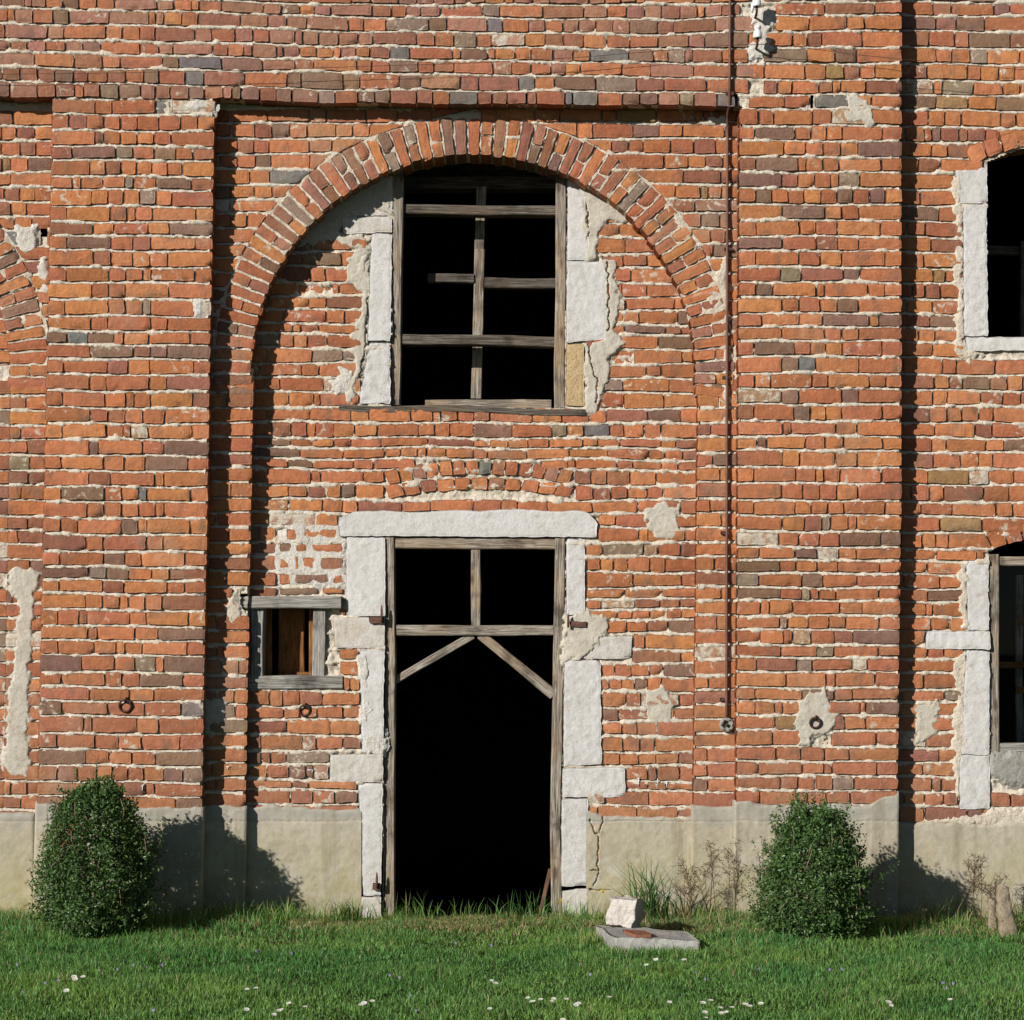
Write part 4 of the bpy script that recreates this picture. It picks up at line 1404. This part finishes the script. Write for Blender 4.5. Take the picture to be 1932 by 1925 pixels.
A = Acc()
ax = np.unique(np.concatenate([np.linspace(-150, -5, 25), np.linspace(-5, 5, 170), np.linspace(5, 150, 25)]))
ay = np.unique(np.concatenate([np.linspace(-150, -5, 25), np.linspace(-5, .16, 110)]))
X, Y = np.meshgrid(ax, ay)
X, Y = X.ravel(), Y.ravel()
A.add(np.stack([X, Y, gz(X, Y)], -1), grid_faces(len(ax), len(ay)))
m, nt, bs, out = newmat('lawn_soil')
N = NT(nt)
v = N.obj()
c = N.mix(N.ramp(N.noise(v, 3, 5), .35, .65), (.030, .055, .014), (.045, .06, .02))
c = N.mix(N.ramp(N.noise(v, 30, 5), .5, .75), c, (.05, .04, .02))
N.l(c, bs.inputs['Base Color'])
bs.inputs['Roughness'].default_value = 1.
bs.inputs['Specular IOR Level'].default_value = .05
N.l(N.bump(N.noise(v, 60, 6), 1., .02), bs.inputs['Normal'])
tag(A.build('ground', [m]), kind='structure')

SLAB = [G(1124, 1745, .07), G(1296, 1759, .07), G(1321, 1774, .07), G(1160, 1769, .07)]


def blades(A, x, y, h, w, lean, cb, ct, stiff=.5, z=None):
    """grass blades: arrays of root x, y, height, width; base and tip colours"""
    n = len(x)
    th = RNG.uniform(0, 2 * math.pi, n)
    ph = RNG.uniform(0, 2 * math.pi, n)
    r = np.stack([x, y, gz(x, y) - .004 if z is None else z], -1)
    s = np.stack([np.cos(th), np.sin(th), 0 * th], -1) * (w / 2)[:, None]
    d = np.stack([np.cos(ph), np.sin(ph), 0 * ph], -1)
    up = np.array([0, 0, 1.])
    l = lean[:, None]
    hh = h[:, None]
    m_ = r + d * hh * l * .3 + up * hh * .55
    t_ = r + d * hh * l + up * hh * np.sqrt(np.maximum(.08, 1 - (l * .85) ** 2))
    V = np.stack([r - s, r + s, m_ + s * .8, m_ - s * .8, t_], 1).reshape(-1, 3)
    i = np.arange(n) * 5
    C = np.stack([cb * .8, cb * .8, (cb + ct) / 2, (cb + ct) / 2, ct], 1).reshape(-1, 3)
    C = np.concatenate([C, np.ones((len(C), 1))], 1)
    n0 = A.n
    A.add(V, np.stack([i, i + 1, i + 2, i + 3], -1), C)
    A.F.append((np.stack([i + 3, i + 2, i + 4], -1) + n0, 0))


def grass_cols(n, x, y, dry):
    p = np.stack([x, y, 0 * x], -1)
    k = np.clip(.5 + .5 * fbm(p, 2.2, 21, 3), 0, 1)[:, None]
    g = (1 - k) * np.array([.082, .212, .054]) + k * np.array([.165, .285, .066])
    g = g * RNG.uniform(.45, 1.6, (n, 1))
    s = np.array([.46, .37, .19]) * RNG.uniform(.5, 1.15, (n, 1))
    f = (RNG.uniform(0, 1, n) < dry)[:, None]
    return np.where(f, s, g)


def notslab(x, y):
    q = [(p[0], p[1]) for p in SLAB]
    return ~inpoly(x, y, q)


A = Acc()
n = 190000
y = -3.7 + 3.75 * RNG.uniform(0, 1, n) ** .9
x = RNG.uniform(-1, 1, n) * ((12 + y) * .239 + .35)
k = notslab(x, y) & (y < .10)
x, y = x[k], y[k]
n = len(x)
p = np.stack([x, y, 0 * x], -1)
dens = fbm(p, 3.2, 31, 3)
near = np.exp(-(y / .42) ** 2)
h = (.030 + .016 * dens + .016 * near * np.clip(.6 + dens, .2, 1.6)) * RNG.uniform(.55, 1.5, n)
h = np.maximum(h, .012)
dry = .012 + .30 * near * (fbm(p, 4, 41, 2) > -.1) + .10 * np.exp(-((y + .55) / .2) ** 2) + .05 * np.clip(dens, 0, 1)
c = grass_cols(n, x, y, dry)
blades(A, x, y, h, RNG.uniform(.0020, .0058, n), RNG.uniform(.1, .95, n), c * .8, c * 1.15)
# outside the picture, thinner
n = 30000
x = RNG.uniform(-5, 5, n)
y = RNG.uniform(-5.5, .05, n)
k = (np.abs(x) > (12 + y) * .239 + .25) | (y < -3.6)
x, y = x[k], y[k]
c = grass_cols(len(x), x, y, .04 + 0 * x)
blades(A, x, y, RNG.uniform(.03, .07, len(x)), RNG.uniform(.004, .007, len(x)), RNG.uniform(.2, .85, len(x)), c * .8, c * 1.15)
# rough strip at the wall foot: long green blades and straw
def strip(x0, x1, y0, y1, n, h0, h1, dry, wl=(.15, .6)):
    x = RNG.uniform(x0, x1, n)
    y = RNG.uniform(y0, y1, n)
    k = notslab(x, y)
    x, y = x[k], y[k]
    p = np.stack([x, y, 0 * x], -1)
    kk = vnoise(p, 4.5, 51) > RNG.uniform(-1, .5, len(x))
    x, y = x[kk], y[kk]
    c = grass_cols(len(x), x, y, dry + 0 * x)
    blades(A, x, y, RNG.uniform(h0, h1, len(x)), RNG.uniform(.003, .0055, len(x)), RNG.uniform(*wl, len(x)), c * .8, c * 1.2)


X_ = lambda px, y=0.: (px - 966) / S * (12 + y) / 12
strip(X_(440), X_(730), -.25, .05, 420, .05, .16, .12)
strip(X_(730), X_(1060), -.22, .05, 260, .04, .15, .15)
strip(X_(1050), X_(1130), -.25, .05, 260, .06, .16, .15)
strip(X_(1180), X_(1420), -.45, .10, 620, .05, .15, .35)
strip(X_(1690), X_(1990), -.4, .1, 420, .05, .18, .25)
strip(X_(60), X_(440), -.95, -.3, 900, .05, .10, .03)
strip(X_(250), X_(560), -.3, .1, 400, .06, .17, .1)
strip(-3.4, X_(80), -.25, .05, 350, .04, .09, .08)
strip(X_(1400), X_(1690), -.9, -.3, 500, .04, .10, .12)
strip(X_(560), X_(1140), -.46, -.03, 11000, .03, .07, .62, (.8, 1.15))
strip(X_(1100), X_(1420), -.62, -.05, 4500, .03, .08, .6, (.7, 1.15))
strip(X_(1110), X_(1345), -1.42, -1.18, 1600, .035, .075, .08)
strip(X_(1085), X_(1140), -1.1, -.6, 500, .04, .09, .3)
strip(X_(1690), X_(1990), -.6, -.1, 1500, .03, .07, .5, (.7, 1.15))
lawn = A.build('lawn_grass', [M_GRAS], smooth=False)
tag(lawn, 'short green lawn with taller straw-mixed grass along the wall foot', 'grass', kind='stuff')


# tall tuft behind the stone block
def tuft(name, px, py, n, h0, h1, lab, spread=.07, dry=.1, col=None, group=None):
    g = G(px, py)
    A = Acc()
    x = np.clip(RNG.normal(0, spread, n), -1.8 * spread, 1.8 * spread)
    y = np.clip(RNG.normal(0, spread * .7, n), -spread, spread)
    hh = RNG.uniform(h0, h1, n)
    c = grass_cols(n, x + g[0], y, dry + 0 * x) * .75
    blades(A, x, y, hh, RNG.uniform(.005, .009, n), RNG.uniform(.05, .85, n), c * .6, c * .9, z=0 * x - .01)
    o = A.build(name, [M_GRAS], smooth=False)
    o.location = g
    tag(o, lab, 'grass tuft', group)


tuft('grass_tuft', 1222, 1741, 130, .14, .44, 'tall dark grass tuft behind the white stone block', .06, .06)
tuft('grass_tuft', 655, 1742, 110, .07, .19, 'thick green grass tuft left of the door sill', .06)
tuft('grass_tuft', 1000, 1738, 60, .08, .22, 'spiky grass tuft at the right end of the door sill', .09)
tuft('grass_tuft', 775, 1738, 40, .08, .2, 'loose grass tuft at the left end of the door sill', .08)


# ------------------------------------------------------------------ stones on the lawn
def rock(corners_top, corners_bot, name, mat, lab, cat, n=14, rough=.01, f=14, mats=None, round_=.2):
    """six-sided stone from eight corners, subdivided and roughened"""
    ct, cb = [np.array(c) for c in corners_top], [np.array(c) for c in corners_bot]
    A = Acc()
    cen = sum(ct + cb) / 8
    faces = [ct] + [[ct[i], ct[(i + 1) % 4], cb[(i + 1) % 4], cb[i]] for i in range(4)] + [cb[::-1]]
    for p in faces:
        u, v = np.meshgrid(np.linspace(0, 1, n), np.linspace(0, 1, n))
        u, v = u.ravel()[:, None], v.ravel()[:, None]
        V = (1 - u) * (1 - v) * p[0] + u * (1 - v) * p[1] + u * v * p[2] + (1 - u) * v * p[3]
        A.add(V, grid_faces(n, n))

    def disp(V):
        return np.stack([fbm(V, f, 1, 4), fbm(V, f, 7, 4), fbm(V, f, 13, 4)], -1) * rough
    org = np.array([cen[0], cen[1], min(c[2] for c in cb)])
    o = A.build(name, [mat], None, True, disp, org)
    bm_weld(o)
    return tag(o, lab, cat)


def bm_weld(o):
    import bmesh
    bm = bmesh.new()
    bm.from_mesh(o.data)
    bmesh.ops.remove_doubles(bm, verts=bm.verts, dist=.0012)
    bm.to_mesh(o.data)
    bm.free()


dn = np.array([0, 0, -.10])
rock(SLAB, [p + dn for p in SLAB], 'stone_slab', M_SLAB, 'flat grey stone slab lying in the grass right of the door', 'slab', 26, .006, 9)
yb_ = -.86
bt = [P(1152, 1691.5, yb_ + .05), P(1202, 1698, yb_), P(1194, 1752.5, yb_), P(1142, 1745, yb_ + .05)]
back = np.array([.062, .19, -.025])
rock([bt[0], bt[0] + back + [.01, 0, .0], bt[1] + back * .85, bt[1]][::1], [bt[3], bt[3] + back, bt[2] + back * .9 + [.0, 0, 0], bt[2]], 'stone_block', M_ROCK, 'rough white limestone block resting on the grey slab', 'stone', 26, .011, 16)
tl = [G(1175, 1753.4, .092), G(1218.6, 1755.5, .092), G(1230, 1762.5, .092), G(1197, 1762.5, .092)]
rock(tl, [p - [0, 0, .018] for p in tl], 'clay_tile', M_TERR, 'flat red clay tile lying on the slab before the block', 'tile', 10, .001, 30)


# broken posts at the right edge
def stub(px, py, w, h, lean, lab, top=.8):
    g = G(px, py)
    A = Acc()
    n, s = 26, 22
    V = []
    for i in range(n):
        t = i / (n - 1)
        r = w / 2 * (1.08 - (1.08 - top) * t)
        for k in range(s):
            a = k / s * 2 * math.pi
            q = 1 / max(abs(math.cos(a)), abs(math.sin(a))) ** .75
            V.append((r * q * math.cos(a) + lean * t, r * q * math.sin(a) * .8, h * t - .04 + (.02 * math.cos(a + 2) * t)))
    V = np.array(V)
    F = [[i * s + k, i * s + (k + 1) % s, (i + 1) * s + (k + 1) % s, (i + 1) * s + k] for i in range(n - 1) for k in range(s)]
    A.add(np.concatenate([V, [[lean, 0, h - .03]]]), F)
    A.F.append((np.array([[(n - 1) * s + k, (n - 1) * s + (k + 1) % s, n * s] for k in range(s)]), 0))
    o = A.build('post_stub', [M_STUM], None, True, lambda V: np.stack([fbm(V, 30, int(px), 3), fbm(V, 30, 5, 3), fbm(V, 30, 9, 3)], -1) * .008)
    o.location = g
    tag(o, lab, 'post stub', 'broken post stubs at the right edge')


stub(1903, 1764, .098, .29, -.035, 'taller broken pitted post stub at the right edge of the lawn', .66)
stub(1872, 1757, .048, .20, .0, 'shorter lichened post stub left of the taller stub', .7)


# ------------------------------------------------------------------ box bushes
def bush(px, py, H, prof, lab, seed, ntw, brown=None, sprigs=()):
    rng = np.random.default_rng(seed)
    base = G(px, py)
    base[2] = 0
    e = empty('box_bush', base)
    tag(e, lab, 'bush', 'clipped box bushes before the wall')
    hs, rs = [a for a, b in prof], [b for a, b in prof]
    P_, D_, Cc, Lg = [], [], [], []

    def lump(d):
        return 1 + .15 * vnoise(d, 2.6, seed) + .15 * vnoise(d, 6.5, seed + 2) + .06 * vnoise(d, 13., seed + 5)

    def leaves(tip, dirs, n, length, dark, size):
        for i in range(n):
            t = i / max(1, n - 1)
            pos = tip - dirs * length * (1 - t) + rng.normal(0, .006, tip.shape)
            P_.append(pos)
            D_.append(dirs * rng.uniform(.1, .9, (len(tip), 1)) + rng.normal(0, .75, tip.shape))
            g = np.array([.062, .118, .034]) * rng.uniform(.5, 1.5, (len(tip), 1)) + np.array([.035, .045, .006]) * (t ** 3) * rng.uniform(0, 1, (len(tip), 1))
            if brown is not None:
                bd = np.exp(-(np.linalg.norm(pos - np.array(brown), axis=1) / .075) ** 2)[:, None]
                g = np.where(rng.uniform(0, 1, (len(tip), 1)) < bd, np.array([.17, .085, .03]) * rng.uniform(.5, 1.2, (len(tip), 1)), g)
            g = np.where(rng.uniform(0, 1, (len(tip), 1)) < .006 + .03 * (pos[:, 2:3] < .25), np.array([.15, .15, .07]), g)
            Cc.append(g)
            Lg.append(rng.uniform(.75, 1.25, len(tip)) * size)
    # outer twigs
    t = rng.uniform(0, 1, ntw) ** .85
    hgt = np.interp(rng.uniform(0, 1, ntw), np.linspace(0, 1, len(hs)), np.array(hs)) * H
    a = rng.uniform(0, 2 * math.pi, ntw)
    rad = np.interp(hgt / H, hs, rs)
    keepp = rng.uniform(0, 1, ntw) < np.clip(rad / max(rs) * 1.1, .18, 1)
    hgt, a, rad = hgt[keepp], a[keepp], rad[keepp]
    d = np.stack([np.cos(a), np.sin(a), 0 * a], -1)
    sl = np.gradient(np.interp(np.linspace(0, 1, 60), hs, rs), H / 59)
    slope = np.interp(hgt / H, np.linspace(0, 1, 60), sl)
    nrm = d + np.stack([0 * a, 0 * a, -slope], -1)
    nrm /= np.linalg.norm(nrm, axis=1)[:, None]
    q = np.stack([d[:, 0], d[:, 1], hgt * 2], -1)
    tip = d * (rad * lump(q) * rng.uniform(.86, 1.09, len(rad)))[:, None] + np.stack([0 * a, 0 * a, hgt], -1)
    cl = tip[rng.integers(0, len(tip), 70)]
    ex = np.zeros(len(tip))
    for c_ in cl:
        ex = np.maximum(ex, np.exp(-(np.linalg.norm(tip - c_, axis=1) / rng.uniform(.03, .06)) ** 2) * rng.uniform(.02, .10))
    tip = tip + (nrm + [0, 0, .35]) * (ex - .012)[:, None]
    dirs = nrm * .7 + np.array([0, 0, .55]) + rng.normal(0, .3, tip.shape)
    dirs /= np.linalg.norm(dirs, axis=1)[:, None]
    leaves(tip, dirs, 10, .078, 0, .0148)
    # inner leaves
    n2 = int(ntw * 1.15)
    hg = rng.uniform(.03, .93, n2) * H
    a = rng.uniform(0, 2 * math.pi, n2)
    rr_ = np.interp(hg / H, hs, rs) * np.sqrt(rng.uniform(.25, .8, n2))
    tip = np.stack([np.cos(a) * rr_, np.sin(a) * rr_, hg], -1)
    dirs = rng.normal(0, 1, tip.shape)
    dirs /= np.linalg.norm(dirs, axis=1)[:, None]
    leaves(tip, dirs, 5, .06, 0, .017)
    # long shoots
    for (sx, sy_, h0, h1, lx) in sprigs:
        for _ in range(1):
            k = 16
            for i in range(k):
                f = i / (k - 1)
                leaves(np.array([[sx + lx * f, sy_, h0 + (h1 - h0) * f]]), np.array([[lx, 0, 1.]]), 3, .012, 0, .010)
    p, dd, cc, ll = np.concatenate(P_), np.concatenate(D_), np.concatenate(Cc), np.concatenate(Lg)
    dd /= np.linalg.norm(dd, axis=1)[:, None] + 1e-9
    r = rng.normal(0, 1, p.shape)
    s = np.cross(dd, r)
    s /= np.linalg.norm(s, axis=1)[:, None] + 1e-9
    nn = np.cross(dd, s)
    L_ = ll[:, None]
    V = np.stack([p, p + dd * L_ * .55 + s * L_ * .33 + nn * L_ * .1, p + dd * L_ * 1.25, p + dd * L_ * .55 - s * L_ * .33 + nn * L_ * .1], 1).reshape(-1, 3)
    i = np.arange(len(p)) * 4
    C = np.concatenate([np.repeat(cc, 4, 0), np.ones((len(p) * 4, 1))], 1)
    A = Acc()
    A.add(V, np.concatenate([np.stack([i, i + 1, i + 2], -1), np.stack([i, i + 2, i + 3], -1)]), C)
    A.build('foliage', [M_FOL], e, smooth=False)
    # stems and a few bare twigs that show at the surface
    A = Acc()
    for _ in range(9):
        an = rng.uniform(0, 6.28)
        tp = np.array([math.cos(an), math.sin(an), 0]) * rng.uniform(.05, .22)
        add_tube(A, [np.array([0, 0, -.03]) + tp * .15, tp * .5 + [0, 0, H * .35], tp + [0, 0, H * rng.uniform(.6, .85)]], [.014, .009, .003], 6)
    for _ in range(13):
        an = rng.uniform(3.4, 6.0)
        h0 = rng.uniform(.12, .8) * H
        r0 = np.interp(h0 / H, hs, rs) * 1.0
        st = np.array([math.cos(an) * r0, math.sin(an) * r0, h0])
        ln = rng.uniform(.05, .13)
        dv = np.array([rng.normal(0, .3), -.15, 1.]) * ln
        add_tube(A, [st, st + dv * .5 + rng.normal(0, .006, 3), st + dv], [.0022, .002, .0012], 5)
    A.build('stems', [M_TWIG], e)
    return e


bush(181, 1759, .83, [(0, .17), (.08, .25), (.2, .295), (.35, .30), (.5, .295), (.65, .27), (.8, .215), (.9, .145), (.96, .08), (1., .02)],
     'egg-shaped box bush with browned leaves before the left pier', 5, 2900, brown=(-.12, -.30, .56), sprigs=[(-.10, -.02, .72, .92, .0), (.0, -.02, .78, .94, .01), (.13, -.05, .66, .79, .02), (.2, -.05, .62, .72, .03), (-.2, -.1, .6, .7, -.03)])
bush(1537, 1766, .69, [(0, .17), (.1, .26), (.2, .295), (.35, .29), (.5, .272), (.65, .238), (.8, .19), (.9, .14), (.97, .085), (1., .03)],
     'smaller box bush with straw-coloured twigs before the right pier', 9, 2600, sprigs=[(-.12, -.03, .56, .68, -.02), (.03, -.02, .66, .77, .0), (.1, -.02, .6, .73, .01), (.31, -.1, .3, .40, .12), (-.33, -.05, .22, .36, -.03)])


# ------------------------------------------------------------------ dry weeds
def weed(px, py, h, lab, seed, nst=5, spread=.09):
    rng = np.random.default_rng(seed)
    g = G(px, py)
    A = Acc()
    for s in range(nst):
        b0 = np.array([rng.normal(0, spread), rng.normal(0, .03), -.01])
        hh = h * rng.uniform(.6, 1.)
        top = b0 + [rng.normal(0, .03), rng.normal(0, .02), hh]
        mid = (b0 + top) / 2 + rng.normal(0, .008, 3)
        add_tube(A, [b0, mid, top], [.0022, .0018, .001], 5)
        for _ in range(15):
            t = rng.uniform(.45, 1.)
            st = (b0 * (1 - t) + top * t)
            an = rng.uniform(0, 6.28)
            l = rng.uniform(.03, .10) * (1.25 - t * .5)
            en = st + np.array([math.cos(an) * .8, math.sin(an) * .5, rng.uniform(.3, 1.)]) * l
            add_tube(A, [st, (st + en) / 2 + [0, 0, .004], en], [.0011, .0009, .0007], 4)
            for _ in range(4):
                e2 = st * .4 + en * .6 + rng.normal(0, .016, 3)
                add_tube(A, [en * .7 + st * .3, e2], [.0008, .0007], 4)
                add_tube(A, [e2, e2 + [0, 0, .004]], [.0022, .0018], 5)
    o = A.build('dry_weed', [M_BROW])
    o.location = g
    tag(o, lab, 'weed', 'dry weeds along the plinth')


weed(1328, 1742, .47, 'dense dark dry weed before the strip right of the slab', 3, 6, .07)
weed(1303, 1741, .49, 'thin pale dry weed stalk just right of the slab', 8, 2, .02)
weed(1840, 1748, .40, 'dry branching weed left of the post stubs', 14, 4, .05)
weed(1868, 1748, .30, 'short dry weed right against the post stubs', 21, 3, .04)


# ------------------------------------------------------------------ flowers
def daisy_mesh():
    A = Acc()
    add_tube(A, [(0, 0, -.01), (.002, 0, .03), (0, -.004, .055)], [.0011, .001, .0009], 5, (.06, .12, .03, 1))
    n = 15
    V, F = [], []
    for k in range(n):
        a = k / n * 2 * math.pi
        for r, w, z in ((.0035, .0010, .0), (.009, .0020, .002), (.0125, .0008, .0015)):
            for s in (-1, 1):
                V.append((r * math.cos(a) - s * w * math.sin(a), -.004 + r * math.sin(a) + s * w * math.cos(a), .055 + z))
        b = k * 6
        F += [[b, b + 2, b + 3, b + 1], [b + 2, b + 4, b + 5, b + 3]]
    A.add(V, F, (.82, .82, .80, 1))
    V, F = [], []
    for i, (r, z) in enumerate(((.0034, .0), (.0026, .0018), (.0012, .0026))):
        for k in range(8):
            V.append((r * math.cos(k * math.pi / 4), -.004 + r * math.sin(k * math.pi / 4), .055 + z))
    F = [[i * 8 + k, i * 8 + (k + 1) % 8, (i + 1) * 8 + (k + 1) % 8, (i + 1) * 8 + k] for i in range(2) for k in range(8)]
    A.add(V, F, (.65, .45, .04, 1))
    return A.build('daisy', [M_PETA], smooth=False)


def violet_mesh():
    A = Acc()
    add_tube(A, [(0, 0, -.01), (.002, 0, .025), (.004, -.006, .045)], [.0012, .001, .0008], 5, (.05, .10, .03, 1))
    for k, (a, l) in enumerate(((.6, .010), (2.5, .010), (3.6, .009), (5.8, .009), (4.71, .011))):
        c, s = math.cos(a), math.sin(a)
        V = [(.004, -.008, .046), (.004 + c * l * .6 - s * .0035, -.0095, .046 + s * l * .6 + c * .0035), (.004 + c * l, -.009, .046 + s * l), (.004 + c * l * .6 + s * .0035, -.0095, .046 + s * l * .6 - c * .0035)]
        A.add(V, [[0, 1, 2, 3]], (.27, .22, .40, 1))
    return A.build('violet', [M_PETA], smooth=False)


DAISY = {
    'white daisy in the trio beside violets at the left lawn': [(414, 1217, 0), (422, 1240, 0), (470, 1225, 0)],
    'lone white daisy below the trio at the left lawn': [(378, 1303, 0)],
    'white daisy of the pair below the grass left of the door': [(1380, 1288, 0), (1430, 1293, 0)],
    'white daisy in the small cluster near the bottom left of centre': [(1620, 1367, 0), (1580, 1403, 0), (1545, 1415, 0), (1520, 1428, 0), (1695, 1395, 0), (1365, 1408, 0), (175, 1345, 1), (215, 1345, 1), (152, 1365, 1)],
    'lone white daisy at the bottom edge on the left': [(578, 1475, 0)],
    'white daisy of the pair straight below the doorway': [(880, 1238, 1), (888, 1262, 1)],
    'lone white daisy below the pair under the doorway': [(873, 1403, 1)],
    'white daisy in the loose row below the slab': [(1090, 1350, 1), (1120, 1363, 1), (1157, 1355, 1), (1205, 1357, 1), (1228, 1342, 1), (1290, 1345, 1), (1340, 1378, 1), (1360, 1367, 1), (1278, 1445, 1), (1172, 1470, 1)],
    'lone white daisy between the row and the right cluster': [(1533, 1327, 1)],
    'white daisy close in front of the slab': [(1750, 1150, 1), (1803, 1123, 1), (42, 1135, 2)],
    'white daisy in the dense cluster left below the right bush': [(1865, 1347, 1), (132, 1355, 2), (182, 1352, 2), (225, 1385, 2), (295, 1388, 2), (240, 1415, 2), (283, 1413, 2), (142, 1420, 2), (148, 1452, 2), (372, 1362, 2), (400, 1377, 2), (467, 1360, 2)],
    'white daisy of the pair below and right of the right bush': [(1152, 1355, 2), (1180, 1365, 2)],
    'lone white daisy at the far right of the lawn': [(1525, 1343, 2)],
    'lone white daisy at the bottom edge on the right': [(1168, 1465, 2)],
}
VIOL = {
    'small purple violet among the left daisies': [(345, 1240, 0), (270, 1240, 0), (120, 1290, 0), (12, 1148, 0), (80, 1160, 0), (255, 1262, 0)],
    'small purple violet in the lawn below the left bush': [(755, 1152, 0), (825, 1150, 0), (915, 1155, 0), (650, 1178, 0), (570, 1188, 0), (775, 1278, 0), (795, 1272, 0), (770, 1410, 0), (855, 1412, 0)],
    'small purple violet at the grass edge left of the door': [(1430, 1085, 0), (1455, 1085, 0), (1695, 1080, 0), (1790, 1095, 0), (1650, 1095, 0)],
    'small purple violet in the lawn before the doorway': [(700, 1040, 1), (890, 1045, 1), (1380, 1148, 1), (375, 1222, 1), (305, 1208, 1), (745, 1235, 1), (435, 1328, 1), (425, 1372, 1), (450, 1397, 1), (1408, 1197, 1)],
    'small purple violet in the lawn around the right bush': [(465, 1183, 2), (820, 1175, 2), (940, 1185, 2), (180, 1218, 2), (125, 1188, 2), (345, 1338, 2)],
    'small purple violet in the lawn at the far right': [(1272, 1235, 2), (1520, 1255, 2), (1515, 1287, 2), (1615, 1280, 2), (1690, 1262, 2), (1450, 1240, 2)],
}
OX = {0: 0., 1: 629., 2: 1278.}
for proto, table, cat, grp, zc in ((daisy_mesh(), DAISY, 'daisy', 'daisies in the lawn', .052), (violet_mesh(), VIOL, 'violet', 'violets in the lawn', .045)):
    used = False
    for lab, lst in table.items():
        for (zx, zy, o_) in lst:
            p = G(OX[o_] + zx / 2.954, 1421.5 + zy / 2.954, zc + .004)
            ob = proto.copy() if used else proto
            if used:
                COL.objects.link(ob)
            used = True
            ob.location = (p[0], p[1], float(gz(p[0:1], p[1:2])[0]) + .002)
            s = random.uniform(.8, 1.25)
            ob.scale = (s, s, random.uniform(.9, 1.1))
            if cat == 'daisy':
                ob.rotation_euler = (random.uniform(.1, .45), random.uniform(-.25, .1), random.uniform(0, .6))
            else:
                ob.rotation_euler = (random.uniform(-.5, .5), random.uniform(-.6, .6), random.uniform(-1.2, 1.2))
                ob.scale = (s * .75, s * .75, random.uniform(.8, 1.05))
            tag(ob, lab, cat, grp)

# ------------------------------------------------------------------ light, sky, camera
w = bpy.data.worlds.new('World')
SC.world = w
w.use_nodes = True
nt = w.node_tree
bg = nt.nodes['Background']
sky = nt.nodes.new('ShaderNodeTexSky')
sky.sky_type = 'NISHITA'
sky.sun_disc = False
EL = math.atan2(.6, math.sqrt(2))
sky.air_density = .6
sky.dust_density = .15
sky.sun_elevation = EL
sky.sun_rotation = math.radians(225)
nt.links.new(sky.outputs[0], bg.inputs[0])
bg.inputs[1].default_value = .05

sd = bpy.data.lights.new('sun', 'SUN')
sd.energy = 5.0
sd.angle = math.radians(.5)
sd.color = (1., .96, .90)
so = bpy.data.objects.new('sun', sd)
COL.objects.link(so)
so.rotation_euler = Vector((1, 1, -.6)).to_track_quat('-Z', 'Y').to_euler()
so.location = (-6, -8, 6)

cd = bpy.data.cameras.new('camera')
cam = bpy.data.objects.new('camera', cd)
COL.objects.link(cam)
cam.location = (0, -CAMD, EYE)
cam.rotation_euler = (math.pi / 2, 0, 0)
cd.sensor_fit = 'HORIZONTAL'
cd.sensor_width = 36.
cd.lens = 36. * CAMD / (1932. / S)
cd.shift_y = (1196. - 962.5) / 1932.
cd.clip_end = 1000
SC.camera = cam

SC.render.engine = 'CYCLES'
SC.view_settings.view_transform = 'Standard'
SC.view_settings.look = 'None'
SC.view_settings.exposure = .15
SC.view_settings.gamma = 1.
SC.cycles.max_bounces = 6
SC.cycles.use_denoising = True
